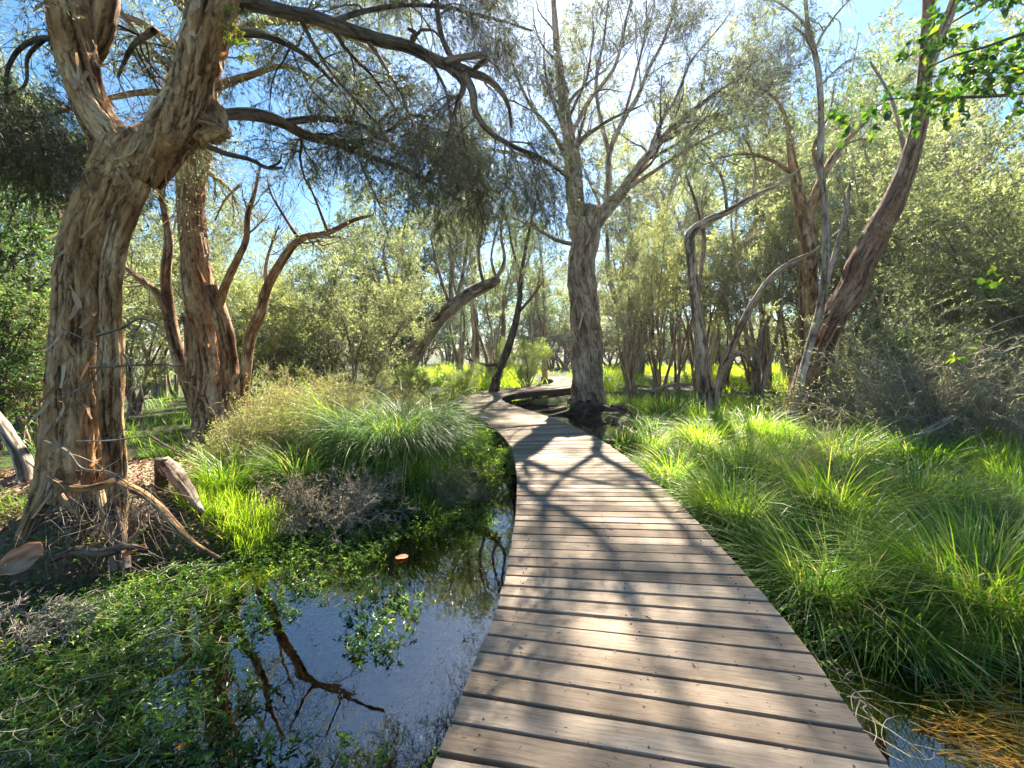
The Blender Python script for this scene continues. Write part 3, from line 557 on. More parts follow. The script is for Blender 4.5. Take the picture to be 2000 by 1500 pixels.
# roots at the hollow foot
def rt(rows, mat='paperbark', wsc=.72, **k):
    g = Geo(); kw = dict(k=26, seg=.03, amp=.25, fine=.15, seed=int(rows[0][0])); kw.update(k)
    q = pth(rows); q[:, 3] *= wsc; trunk(g, q, **kw)
    return g.obj('root', M[mat], A, True)
rt([(110, 905, 3.75, 50), (85, 960, 3.65, 58), (62, 1010, 3.55, 50), (40, 1060, 3.5, 44), (10, 1110, 3.45, 44), (-30, 1170, 3.4, 40)])
rt([(70, 850, 3.7, 22), (82, 880, 3.66, 38), (92, 920, 3.62, 46), (82, 965, 3.58, 42), (60, 1010, 3.55, 30)])
rt([(96, 935, 3.5, 18), (125, 948, 3.36, 24), (160, 955, 3.3, 26), (195, 950, 3.32, 30), (222, 938, 3.4, 22)], k=30, seed=71)
rt([(195, 955, 3.42, 24), (200, 985, 3.38, 26), (206, 1020, 3.36, 16), (212, 1055, 3.36, 8)], seed=72)
rt([(235, 945, 3.55, 30), (280, 965, 3.45, 26), (315, 995, 3.36, 24), (345, 1030, 3.3, 22), (380, 1062, 3.2, 14), (430, 1090, 3.1, 7)], seed=73, mat='paperbark')
rt([(130, 960, 3.7, 60), (140, 1000, 3.68, 50), (130, 1060, 3.6, 70), (120, 1110, 3.5, 80)], mat='dark_bark', seed=74)
rt([(215, 955, 3.7, 50), (225, 1000, 3.62, 44), (235, 1060, 3.55, 50), (240, 1110, 3.5, 60)], mat='dark_bark', seed=75)
rt([(180, 970, 3.75, 90), (180, 1040, 3.75, 90), (180, 1110, 3.7, 110)], mat='burnt', seed=76, wsc=1.)
rt([(100, 1095, 3.3, 20), (150, 1075, 3.25, 34), (200, 1080, 3.2, 34), (250, 1070, 3.22, 30), (290, 1075, 3.2, 14)], mat='dark_bark', seed=77)
rt([(120, 965, 3.4, 14), (145, 1000, 3.4, 18), (165, 1010, 3.4, 9)], seed=78)
rt([(155, 1065, 3.3, 12), (175, 1020, 3.35, 14), (198, 985, 3.4, 10)], seed=79)
g = Geo(); st = np.array([W(rg.uniform(95, 300), rg.uniform(940, 1000), rg.uniform(3.25, 3.7)) for _ in range(130)])
P = [st]; d = norm(rg.normal(size=(130, 3))*.5+np.array([.1, -.25, -1.]))
for i in range(7): d = norm(d+rg.normal(size=(130, 3))*.3); P.append(P[-1]+d*.09)
P = np.stack(P, 1); tubes(P, np.linspace(1, .3, 8)[None]*rg.uniform(.0012, .004, 130)[:, None], 4, geo=g)
rtl = g.obj('root_hairs', M['back_bark'], A)

# a spray of dead side twigs across the trunk
def dead_twig(name, label, rows, rows2, cpp=(5, 6), ln=(.35, .16), parent=None, part='side_twig'):
    g = Geo(); P_ = [pth(r) for r in [rows]+rows2]
    for i, p in enumerate(P_): trunk(g, p, k=8, seg=.04, amp=.1, fine=.08, seed=i)
    P, R = limbs_batch(P_, 12)
    P, R = grow(rg, P, R, cpp[0], t=(.3, 1), ln=ln[0], absolute=True, wander=.3, trop=(0, 0, .0), rf=.5); tubes(P, R, 4, geo=g)
    P, R = grow(rg, P, R, cpp[1], t=(.2, 1), ln=ln[1], absolute=True, wander=.3, trop=(0, 0, .0), rf=.6, nseg=4); tubes(P, R, 3, geo=g)
    return g.obj(part, M['dead_wood'], parent)
dead_twig('', '', [(175, 718, 3.35, 8), (230, 715, 3.3, 6), (300, 712, 3.25, 4), (360, 716, 3.2, 2)], [[(190, 655, 3.5, 9), (240, 640, 3.5, 7), (275, 622, 3.5, 5), (320, 640, 3.5, 3)], [(85, 860, 3.4, 7), (130, 880, 3.25, 7), (160, 915, 3.2, 6), (215, 922, 3.15, 5), (250, 945, 3.1, 3)],
          [(240, 690, 3.4, 5), (270, 740, 3.4, 4), (285, 800, 3.4, 3)], [(150, 862, 3.3, 4), (220, 860, 3.25, 4), (290, 850, 3.2, 2)], [(120, 640, 3.3, 4), (200, 700, 3.2, 3), (100, 840, 3.25, 3)]], parent=A)

# ---- second paperbark, many stems
rg = np.random.default_rng(12)
B = empty('paperbark_tree', W(430, 880, 7.5), 'rusty many-stemmed paperbark behind the grassy mound, second tree from the left', 'tree')
g = Geo()
tb = trunk(g, pth([(432, 890, 7.5, 120), (425, 830, 7.5, 98), (412, 760, 7.5, 80), (402, 680, 7.5, 72), (392, 610, 7.5, 66), (383, 540, 7.5, 60), (376, 460, 7.5, 56), (374, 380, 7.5, 54), (380, 300, 7.5, 54), (392, 200, 7.5, 52), (400, 100, 7.4, 46), (395, -20, 7.3, 40), (380, -160, 7.2, 28)]), k=60, seg=.05, amp=.14, fine=.13, seed=31, flare=.25)
trunk(g, pth([(470, 880, 7.35, 60), (462, 800, 7.35, 54), (466, 750, 7.35, 44), (470, 730, 7.35, 30)]), k=30, seg=.05, amp=.25, fine=.15, seed=33)
trunk(g, pth([(455, 800, 7.3, 40), (445, 700, 7.3, 34), (432, 620, 7.3, 30), (415, 560, 7.35, 26)]), k=26, seg=.05, amp=.2, fine=.14, seed=35)
flakes(rg, g, tb, 300, ln=(.1, .4), wd=(.02, .06)); g.obj('trunk', [M['paperbark_red'], M['flake']], B, True)
g = Geo(); ST = [pth([(466, 790, 7.3, 30), (480, 730, 7.3, 24), (490, 660, 7.3, 22), (510, 610, 7.2, 20), (522, 560, 7.2, 18), (548, 515, 7.1, 17), (585, 468, 7, 14), (640, 455, 6.9, 12), (690, 430, 6.8, 8), (730, 420, 6.8, 4)]),
      pth([(395, 840, 7.5, 34), (372, 760, 7.5, 30), (345, 680, 7.5, 27), (328, 610, 7.5, 25), (322, 540, 7.5, 22), (330, 470, 7.5, 18), (318, 390, 7.5, 14), (300, 300, 7.5, 9)]),
      pth([(330, 615, 7.5, 18), (300, 565, 7.4, 15), (262, 538, 7.3, 11), (225, 500, 7.3, 6)]),
      pth([(425, 600, 7.3, 22), (440, 555, 7.2, 18), (462, 508, 7.1, 15), (480, 470, 7.1, 13), (484, 420, 7.1, 11), (498, 375, 7.1, 8), (508, 325, 7.1, 5)]),
      pth([(360, 620, 7.2, 18), (364, 640, 7.15, 14), (366, 700, 7.15, 11), (366, 740, 7.15, 5)]),
      pth([(470, 360, 7.2, 6), (440, 390, 7.3, 4), (420, 430, 7.3, 3)]),
      pth([(585, 468, 7, 8), (560, 430, 7, 6), (530, 380, 6.9, 4), (520, 340, 6.9, 2)]),
      pth([(640, 455, 6.9, 7), (620, 400, 6.9, 5), (600, 350, 6.9, 3)]),
      pth([(522, 560, 7.2, 9), (520, 520, 7.2, 7), (530, 480, 7.2, 5), (545, 440, 7.2, 3)])]
ST += [pth(r) for r in ([(390, 150, 7.4, 24), (300, 60, 7.2, 18), (200, 20, 7, 12), (80, 20, 7, 6)], [(400, 100, 7.4, 22), (520, 40, 7.5, 16), (650, 60, 7.6, 11), (760, 120, 7.6, 5)], [(392, 200, 7.5, 20), (300, 180, 7.6, 15), (180, 200, 7.8, 10), (60, 240, 8, 5)],
      [(395, 0, 7.3, 24), (500, -80, 7.6, 16), (650, -60, 7.8, 11), (800, -20, 8, 5)], [(392, 180, 7.4, 22), (480, 150, 7.3, 14), (560, 130, 7.2, 9), (640, 170, 7.2, 5)], [(390, 20, 7.3, 20), (260, -60, 7.2, 14), (100, -80, 7.2, 9), (-60, -40, 7.2, 5)])]
for i, p in enumerate(ST): trunk(g, p, k=14, seg=.06, amp=.14, fine=.12, seed=50+i)
g.obj('stems', M['paperbark_red'], B, True).name = 'stem'
gl = Geo(); gt = gl
P, R = limbs_batch([ST[i] for i in (0, 3, 5, 6, 7, 8)], 12)     # bare wiry twigs
P, R = grow(rg, P, R, 7, t=(.5, 1), ln=.9, absolute=True, wander=.32, trop=(.02, 0, .05), rf=.4, nseg=7); tubes(P, R, 4, geo=gt)
P, R = grow(rg, P, R, 6, t=(.2, 1), ln=.45, absolute=True, wander=.3, trop=(0, 0, .06), rf=.5); tubes(P, R, 3, geo=gt)
P, R = grow(rg, P, R, 4, t=(.2, 1), ln=.25, absolute=True, wander=.3, trop=(0, 0, .06), rf=.6, nseg=4); tubes(P, R, 3, geo=gt)
leaves(rg, gl, P, 1, ln=.04, wd=.012, tint=(.5, .3), mat=1)
P, R = limbs_batch([ST[1][3:], ST[2], tb[60::8]]+ST[9:], 12)
lvB = [dict(cpp=7, t=(.35, 1), ang=(30, 75), ln=1.8, absolute=True, nseg=8, wander=.28, trop=(0, 0, .02), rf=.3, k=5), dict(cpp=9, t=(.2, 1), ang=(25, 60), ln=.9, absolute=True, nseg=6, wander=.28, trop=(0, 0, .0), rf=.5, k=4), dict(cpp=10, t=(.2, 1), ang=(20, 60), ln=.4, absolute=True, nseg=4, wander=.25, trop=(0, 0, .02), rf=.5, k=3)]
twiggy(rg, P, R, gt, gl, lvB, dict(per=15, ln=.055, wd=.011, spread=.6, tint=(.55, .3)), clump=(.8, -.3))
gl.obj('crown', [M['back_bark'], M['leaf_paper']], B)

# ---- central great paperbark
rg = np.random.default_rng(13)
Cc = empty('paperbark_tree', W(1150, 795, 14.3), 'tall pale paperbark with fanned open crown at the pond edge by the boardwalk bend', 'tree')
g = Geo(); D0 = 14.2
tc = trunk(g, pth([(1150, 806, D0, 66), (1152, 770, D0, 58), (1148, 700, D0, 54), (1145, 620, D0, 52), (1140, 540, D0, 50), (1136, 480, D0, 50), (1140, 430, D0, 62), (1146, 405, D0, 50)]), k=70, seg=.07, amp=.13, fine=.15, seed=61, flare=.35)
flakes(rg, g, tc, 160, ln=(.15, .6), wd=(.03, .08)); g.obj('trunk', [M['paperbark_grey'], M['flake']], Cc, True)
g = Geo()
LC = [pth([(1132, 460, D0, 46), (1125, 400, D0, 44), (1120, 330, D0, 40), (1112, 270, D0, 30), (1100, 200, 14, 24), (1092, 120, 13.8, 18), (1085, 40, 13.6, 13), (1080, -60, 13.4, 8)]),
      pth([(1152, 455, D0, 40), (1180, 410, D0, 34), (1215, 375, 14, 27), (1260, 315, 13.8, 23), (1300, 265, 13.6, 18), (1350, 220, 13.4, 13), (1400, 180, 13.2, 9), (1450, 150, 13, 6)]),
      pth([(1185, 405, D0, 22), (1188, 350, 14.3, 20), (1190, 300, 14.4, 18), (1215, 240, 14.5, 16), (1245, 190, 14.5, 14), (1270, 130, 14.5, 12), (1300, 70, 14.5, 9), (1320, 0, 14.5, 6)]),
      pth([(1260, 315, 13.8, 14), (1290, 240, 14, 12), (1320, 190, 14.2, 10), (1350, 120, 14.3, 8), (1400, 60, 14.3, 6), (1430, 20, 14.3, 4)]),
      pth([(1300, 270, 13.6, 12), (1360, 240, 13.2, 10), (1430, 220, 12.8, 8), (1500, 200, 12.5, 5)]),
      pth([(1215, 375, 14, 16), (1270, 340, 13.6, 13), (1330, 300, 13.2, 11), (1400, 260, 12.8, 9), (1460, 245, 12.5, 6)]),
      pth([(1190, 300, 14.4, 14), (1170, 220, 14.6, 12), (1165, 150, 14.8, 10), (1180, 70, 15, 8), (1190, -20, 15, 5)]),
      pth([(1112, 270, 14, 16), (1150, 200, 13.8, 14), (1200, 130, 13.5, 11), (1220, 50, 13.3, 8), (1240, -30, 13, 5)]),
      pth([(1120, 330, D0, 22), (1080, 260, 13.8, 15), (1040, 210, 13.4, 11), (1010, 150, 13, 8), (990, 80, 12.8, 5)]),
      pth([(1120, 350, D0, 16), (1070, 320, 13.6, 12), (1010, 300, 13, 9), (950, 290, 12.6, 5)]),
      pth([(1138, 480, D0, 16), (1090, 470, 14, 12), (1045, 445, 13.8, 9), (1000, 425, 13.6, 6)]),
      pth([(1215, 240, 14.5, 10), (1240, 150, 14, 8), (1260, 60, 13.6, 6), (1262, -20, 13.4, 4)])]
for i, p in enumerate(LC): p[:, 3] *= (.8 if i < 2 else .58)
for i, p in enumerate(LC): trunk(g, p, k=14, seg=.12, amp=.14, fine=.12, seed=70+i)
g.obj('limbs', M['paperbark_grey'], Cc, True).name = 'limb'
gl = Geo(); gt = gl
P, R = limbs_batch(LC[8:11], 14)
lvS = [dict(cpp=7, t=(.3, 1), ang=(18, 60), ln=2.2, absolute=True, nseg=8, wander=.22, trop=(0, 0, .05), rf=.34, k=6), dict(cpp=7, t=(.25, 1), ang=(20, 60), ln=1.2, absolute=True, nseg=7, wander=.25, trop=(0, 0, .03), rf=.35, k=4), dict(cpp=9, t=(.2, 1), ang=(20, 60), ln=.5, absolute=True, nseg=4, wander=.25, trop=(0, 0, .02), rf=.35, k=3)]
twiggy(rg, P, R, gt, gl, lvS, dict(per=16, ln=.07, wd=.0145, spread=.65, tint=(.5, .3)), clump=(1.0, -.2))
P, R = limbs_batch(LC[:8]+LC[11:], 14)
lvC = [dict(cpp=11, t=(.3, 1), ang=(18, 60), ln=2.8, absolute=True, nseg=8, wander=.22, trop=(0, 0, .07), rf=.34, k=6),
       dict(cpp=10, t=(.25, 1), ang=(20, 60), ln=1.5, absolute=True, nseg=7, wander=.25, trop=(0, 0, .05), rf=.38, k=4),
       dict(cpp=12, t=(.5, 1), ang=(20, 65), ln=.55, absolute=True, nseg=4, wander=.25, trop=(0, 0, .04), rf=.3, k=3)]
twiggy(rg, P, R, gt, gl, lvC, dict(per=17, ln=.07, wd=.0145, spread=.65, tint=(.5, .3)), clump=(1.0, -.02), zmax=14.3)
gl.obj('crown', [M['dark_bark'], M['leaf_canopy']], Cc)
g = Geo()
for i in range(9):
    a = i*.7+.2; c = np.array([W(1150, 790, 14.2)[0], 14.1]); p = [(c[0]+math.cos(a)*r*1., c[1]+math.sin(a)*r*.9-.2, z, rr) for r, z, rr in ((.3, .36, .13), (.6, .16, .09), (1.1, .05, .06), (1.9, -.04, .03))]
    trunk(g, np.array(p), k=16, seg=.08, amp=.3, fine=.2, seed=90+i)
g.obj('root', M['burnt'], Cc, True)

# ---- red leaning gum on the right
rg = np.random.default_rng(14)
Dg = empty('gum_tree', W(1570, 850, 9), 'leaning red-brown gum tree, smooth and forked at the top, right of the boardwalk', 'tree')
g = Geo()
td = trunk(g, pth([(1548, 870, 9, 74), (1566, 790, 9, 64), (1588, 700, 8.9, 58), (1626, 620, 8.8, 58), (1672, 540, 8.7, 60), (1712, 460, 8.6, 58), (1745, 390, 8.5, 50), (1772, 320, 8.4, 40), (1796, 240, 8.3, 34), (1805, 160, 8.2, 30), (1810, 80, 8.1, 27), (1813, 0, 8, 26), (1810, -140, 7.8, 20), (1800, -320, 7.6, 10)]), k=48, seg=.06, amp=.08, fine=.05, seed=101, twist=.15)
g.obj('trunk', M['gum_bark'], Dg, True)
g = Geo()
LD = [pth([(1806, 150, 8.2, 26), (1830, 90, 8.2, 25), (1855, 30, 8.2, 24), (1880, -40, 8.1, 20), (1930, -160, 8, 14), (1960, -300, 7.8, 8)]),
      pth([(1775, 320, 8.4, 14), (1760, 270, 8.7, 9), (1740, 190, 9, 7), (1700, 120, 9.4, 5)]),
      pth([(1810, -40, 8, 14), (1740, -140, 8.3, 10), (1640, -200, 8.8, 6)])]
for i, p in enumerate(LD): trunk(g, p, k=18, seg=.08, amp=.08, fine=.04, seed=110+i)
g.obj('limb', M['gum_bark_pale'], Dg, True)
gl = Geo(); gt = gl; P, R = limbs_batch(LD+[td[-40::4]], 12)
twiggy(rg, P, R, gt, gl, [dict(cpp=6, t=(.3, 1), ln=2.0, absolute=True, nseg=8, wander=.25, trop=(0, 0, .03), rf=.35, k=5), dict(cpp=6, t=(.2, 1), ln=.9, absolute=True, nseg=6, wander=.25, trop=(0, 0, -.03), rf=.5), dict(cpp=6, t=(.2, 1), ln=.35, absolute=True, nseg=4, trop=(0, 0, -.1), rf=.6, k=3)],
       dict(per=6, ln=.10, wd=.018, spread=.5, up=(0, 0, -.5), tint=(.5, .3)))
gl.obj('crown', [M['back_bark'], M['leaf_gum']], Dg)

# ---- thin gum sapling beside it
rg = np.random.default_rng(15)
E = empty('gum_sapling', W(1580, 840, 8.6), 'thin pale gum sapling with drooping leaves rising just left of the leaning red gum', 'tree')
g = Geo()
te = trunk(g, pth([(1545, 850, 8.4, 20), (1560, 760, 8.4, 18), (1580, 680, 8.5, 17), (1604, 590, 8.6, 17), (1613, 500, 8.6, 16), (1612, 410, 8.6, 15), (1602, 330, 8.6, 14), (1603, 250, 8.6, 13), (1600, 170, 8.6, 12), (1590, 100, 8.6, 11), (1578, 50, 8.6, 9), (1570, -40, 8.6, 7), (1560, -160, 8.6, 4)]), k=16, seg=.08, amp=.08, fine=.05, seed=121)
trunk(g, pth([(1600, 600, 8.6, 13), (1630, 500, 8.8, 11), (1650, 420, 9, 9), (1660, 360, 9.2, 6)]), k=12, seg=.1, seed=123)
LE = [pth([(1590, 100, 8.6, 7), (1610, 60, 8.6, 6), (1640, 20, 8.7, 4), (1680, -20, 8.8, 2)]), pth([(1580, 60, 8.6, 6), (1555, 30, 8.6, 5), (1520, 5, 8.5, 4), (1490, 0, 8.4, 2)]), pth([(1592, 110, 8.6, 5), (1570, 70, 8.5, 5), (1545, 50, 8.5, 3)]), pth([(1570, -40, 8.6, 5), (1540, -80, 8.5, 3), (1500, -60, 8.4, 2)]), pth([(1600, 170, 8.6, 4), (1640, 130, 8.6, 3), (1670, 110, 8.6, 2)])]
for i, p in enumerate(LE): trunk(g, p, k=8, seg=.08, seed=124+i)
g.obj('trunk', M['gum_bark_pale'], E, True)
gl = Geo(); gt = gl; P, R = limbs_batch(LE, 10)
twiggy(rg, P, R, gt, gl, [dict(cpp=7, t=(.2, 1), ln=.6, absolute=True, wander=.3, trop=(0, 0, .0), rf=.6, k=4), dict(cpp=6, t=(.2, 1), ln=.3, absolute=True, nseg=4, trop=(0, 0, -.15), rf=.6, k=3)], dict(per=5, ln=.11, wd=.018, spread=.35, up=(0, 0, -.8), tint=(.55, .3)))
gl.obj('crown', [M['back_bark'], M['leaf_gum']], E)

def traced(name, label, cat, base, mat, stems, crown=None, crownidx=None, leafm='leaf_paper', k=18, seg=.08, amp=.13, fine=.1, seed=1, group=None, leaf=None, twm='back_bark'):
    rg = np.random.default_rng(seed); r = empty(name, base, label, cat, group); g = Geo(); S = [pth(s) for s in stems]
    for s in S: s[:, 3] *= .85
    for i, p in enumerate(S): trunk(g, p, k=k if i < 2 else 10, seg=seg, amp=amp, fine=fine, seed=seed+i)
    g.obj('trunk', M[mat], r, True)
    if crown:
        gl = Geo(); gt = gl; P, R = limbs_batch([S[i] for i in (crownidx or range(len(S)))], 12)
        twiggy(rg, P, R, gt, gl, crown, clump=(.8, -.05), leaf=leaf or dict(per=13, ln=.075, wd=.017, spread=.6, tint=(.5, .3)))
        gl.obj('crown', [M[twm], M[leafm]], r)
    return r
def CR(a=8, b=7, c=8, L=(1.8, .9, .4), trop=.04, t0=.4, rf=.4):
    return [dict(cpp=a, t=(t0, 1), ang=(20, 65), ln=L[0], absolute=True, nseg=8, wander=.26, trop=(0, 0, trop), rf=rf, k=5), dict(cpp=b, t=(.2, 1), ang=(20, 60), ln=L[1], absolute=True, nseg=6, wander=.26, trop=(0, 0, trop), rf=.5, k=4), dict(cpp=c, t=(.25, 1), ang=(20, 60), ln=L[2], absolute=True, nseg=4, wander=.25, trop=(0, 0, trop), rf=.5, k=3)]
traced('paperbark_tree', 'rough twin-forked paperbark just behind the thin sapling', 'tree', W(1580, 790, 12.5), 'paperbark', [
    [(1585, 800, 12.5, 60), (1582, 700, 12.5, 48), (1580, 600, 12.5, 44), (1575, 500, 12.5, 42), (1572, 440, 12.5, 42), (1562, 390, 12.5, 30), (1552, 330, 12.5, 22), (1540, 250, 12.5, 12)],
    [(1575, 440, 12.5, 34), (1592, 390, 12.4, 26), (1606, 350, 12.3, 20), (1640, 290, 12.2, 14), (1700, 230, 12, 8)],
    [(1552, 340, 12.5, 12), (1500, 310, 12.3, 9), (1450, 300, 12, 6), (1400, 310, 12, 3)], [(1606, 350, 12.3, 12), (1590, 290, 12, 9), (1620, 220, 12, 6), (1630, 160, 12, 4)], [(1540, 250, 12.5, 10), (1520, 200, 12.3, 7), (1470, 160, 12, 4)]],
    CR(6, 6, 7, (1.8, 1., .45)), [1, 2, 3, 4], 'leaf_dark', seed=201)
traced('paperbark_tree', 'slim pale paperbark with one long bare arm reaching right', 'tree', W(1380, 790, 11.5), 'pale_bark', [
    [(1382, 800, 11.5, 44), (1376, 740, 11.5, 36), (1368, 660, 11.5, 28), (1358, 580, 11.5, 25), (1352, 510, 11.5, 24), (1350, 460, 11.5, 24), (1375, 435, 11.5, 20), (1420, 415, 11.3, 16), (1470, 385, 11.1, 12), (1520, 360, 11, 9), (1570, 325, 10.9, 5)],
    [(1400, 790, 11.3, 22), (1412, 720, 11.2, 20), (1435, 660, 11.1, 18), (1465, 600, 11, 16), (1500, 550, 10.9, 14), (1540, 515, 10.8, 12), (1590, 490, 10.7, 8), (1640, 450, 10.6, 4)],
    [(1365, 560, 11.5, 12), (1375, 470, 11.7, 10), (1360, 400, 11.8, 8), (1340, 340, 12, 5)], [(1420, 415, 11.3, 9), (1410, 350, 11.4, 7), (1380, 300, 11.5, 4)], [(1470, 385, 11.1, 7), (1475, 320, 11, 5), (1450, 260, 11, 3)], [(1395, 760, 11.5, 14), (1440, 690, 11.8, 12), (1475, 720, 11.9, 12), (1480, 690, 11.9, 8), (1450, 640, 12, 6), (1420, 580, 12, 4)]],
    CR(6, 6, 7, (1.5, .8, .4)), [2, 3, 4, 5], 'leaf_paper', seed=211)
traced('paperbark_tree', 'dead-ended paperbark bough leaning right above the boardwalk bend', 'tree', W(790, 760, 14), 'back_bark', [
    [(775, 770, 14, 50), (795, 720, 14, 46), (820, 670, 14, 38), (850, 630, 14, 34), (885, 597, 14, 30), (920, 572, 14, 28), (950, 558, 14, 26), (975, 543, 14, 18)],
    [(885, 600, 14, 16), (880, 560, 14, 10), (882, 500, 14, 8), (870, 430, 14, 5)], [(965, 552, 14, 10), (985, 510, 14, 8), (978, 450, 14, 6), (985, 390, 14, 4)], [(945, 560, 14, 8), (935, 500, 14, 7), (945, 430, 14, 4)], [(890, 590, 14, 8), (905, 530, 14, 7), (915, 450, 14, 4)], [(880, 600, 14, 8), (860, 540, 14.2, 7), (840, 460, 14.3, 4)], [(970, 545, 14, 7), (960, 500, 14, 5), (975, 430, 13.8, 3)]],
    CR(5, 6, 7, (1.2, .7, .4), .12), [1, 2, 3, 4, 5, 6], 'leaf_paper', seed=221)
traced('paperbark_tree', 'thin dark trunk leaning right at the far bend of the boardwalk', 'tree', W(968, 765, 17.2), 'dark_bark', [
    [(965, 768, 17.2, 26), (972, 735, 17.2, 20), (990, 690, 17.2, 18), (1005, 640, 17.2, 15), (1014, 590, 17.2, 12), (1018, 540, 17.2, 10), (1030, 470, 17.2, 7), (1045, 400, 17.2, 4)],
    [(1012, 610, 17.2, 8), (1035, 585, 17.2, 6), (1060, 550, 17.2, 4)], [(980, 712, 17.2, 9), (945, 712, 17, 7), (910, 700, 16.8, 4)], [(1018, 540, 17.2, 5), (1000, 480, 17, 4), (990, 420, 17, 3)]],
    CR(5, 6, 6, (1.6, .9, .4)), [1, 0, 3], 'leaf_paper', seed=231, leaf=dict(per=8, ln=.09, wd=.022, spread=.6, tint=(.6, .3)))
# ------------------------------------------------------------------ thicket: prototypes, then individual trees
def proto(seed, H, stems, lean, leafm, bark='back_bark', low=.3, lv=(7, 6, 7), L=(.22, .12, .05), leaf=None, trop=.05, r=.011, name='tree'):
    rg = np.random.default_rng(seed); S = []
    for i in range(stems):
        a = rg.uniform(0, 6.28); l = rg.uniform(*lean); h = H*rg.uniform(.8, 1.0); bx, by = rg.normal(0, .12, 2)*(stems > 1); wob = rg.normal(size=(6, 2))*.035*H
        rows = [(bx+math.cos(a)*l*h*(s**1.2)+wob[j][0]*s, by+math.sin(a)*l*h*(s**1.2)+wob[j][1]*s, h*s-.15, H*r*(1-.85*s)*rg.uniform(.85, 1.1)*(1.5 if j == 0 else 1)) for j, s in enumerate((0, .15, .35, .55, .8, 1))]
        S.append(np.array(rows))
    g = Geo()
    for i, p in enumerate(S): trunk(g, p, k=9, seg=H*.03, amp=.14, fine=.1, seed=seed+i)
    gl = Geo(); P, R = limbs_batch(S, 14)
    P1, R1 = grow(rg, P, R, lv[0]+2, t=(low, 1), ang=(25, 65), ln=L[0]*H*1.25, absolute=True, nseg=7, wander=.27, trop=(0, 0, trop), rf=.55); tubes(P1, R1, 4, geo=g)
    P2, R2 = grow(rg, P1, R1, lv[1], t=(.2, 1), ang=(20, 60), ln=L[1]*H*1.2, absolute=True, nseg=5, wander=.27, trop=(0, 0, trop), rf=.55); tubes(P2, R2, 3, geo=g)
    P3, R3 = grow(rg, P2, R2, lv[2], t=(.2, 1), ang=(20, 60), ln=L[2]*H*1.2, absolute=True, nseg=3, wander=.27, trop=(0, 0, trop), rf=.6); tubes(P3, R3, 3, geo=gl)
    leaves(rg, gl, P3, mat=1, **(leaf or dict(per=13, ln=.11, wd=.030, spread=.7, tint=(.5, .3))))
    tr = g.obj('trunk', M[bark], None, True); cr = gl.obj('crown', [M['back_bark'], M[leafm]], None)
    return tr, cr
PR = {
 'pb1': proto(301, 9, 4, (.08, .3), 'leaf_paper', 'paperbark_grey', .35, (8, 6, 7), (.2, .11, .045)),
 'pb2': proto(302, 9, 3, (.05, .35), 'leaf_grey', 'pale_bark', .38, (9, 7, 7), (.2, .11, .045)),
 'pb3': proto(303, 9, 5, (.1, .35), 'leaf_olive', 'paperbark', .45, (7, 6, 7), (.18, .1, .045)),
 'gum': proto(304, 12, 2, (.03, .15), 'leaf_gum', 'pale_bark', .45, (10, 7, 7), (.17, .09, .035), dict(per=8, ln=.13, wd=.034, spread=.5, up=(0, 0, -.5), tint=(.5, .3))),
 'bush': proto(305, 5, 7, (.15, .55), 'leaf_grey', 'back_bark', .12, (8, 6, 6), (.22, .13, .07), dict(per=14, ln=.09, wd=.022, spread=.7, tint=(.55, .3))),
 'olive': proto(306, 5, 7, (.15, .6), 'leaf_olive', 'back_bark', .1, (8, 6, 6), (.22, .13, .07), dict(per=15, ln=.09, wd=.024, spread=.7, tint=(.5, .3))),
 'dark': proto(307, 7, 5, (.1, .4), 'leaf_dark', 'dark_bark', .15, (9, 7, 6), (.2, .12, .055), dict(per=13, ln=.10, wd=.032, spread=.8, tint=(.5, .3))),
 'feather': proto(308, 2, 12, (.2, .9), 'leaf_feather', 'dead_wood', .15, (7, 6, 6), (.2, .12, .08), dict(per=12, ln=.05, wd=.008, spread=.45, tint=(.6, .3)), .1),
}
PH = dict(pb1=9, pb2=9, pb3=9, gum=12, bush=5, olive=5, dark=7, feather=2)
used = set()
def place(kind, px, Y, H, label, group=None, cat=None, name=None, wide=1., lo=None):
    rg = np.random.default_rng(int(abs(px)*7+Y*131+H*17)); p = W(px, 690, Y); z = float(terr(p[0], p[1])); s = H/PH[kind]
    nm = name or {'bush': 'teatree_bush', 'olive': 'teatree_bush', 'dark': 'leafy_tree', 'feather': 'feathery_shrub', 'gum': 'gum_tree'}.get(kind, 'paperbark_tree')
    cat = cat or ('shrub' if kind in ('feather', 'bush', 'olive') else 'tree')
    if kind not in used:
        used.add(kind); r = bpy.data.objects.new(nm, None); C.objects.link(r); tag(r, label, cat, group)
        r.location = (p[0], Y, max(z, 0)); r.rotation_euler = (0, 0, rg.uniform(0, 6.28)); r.scale = (s*wide, s*wide, s)
        for o in PR[kind]: o.parent = r
        return r
    return instance(None, PR[kind], nm, (p[0], Y, max(z, 0)), rg.uniform(0, 6.28), (s*wide, s*wide, s), label, cat, group)
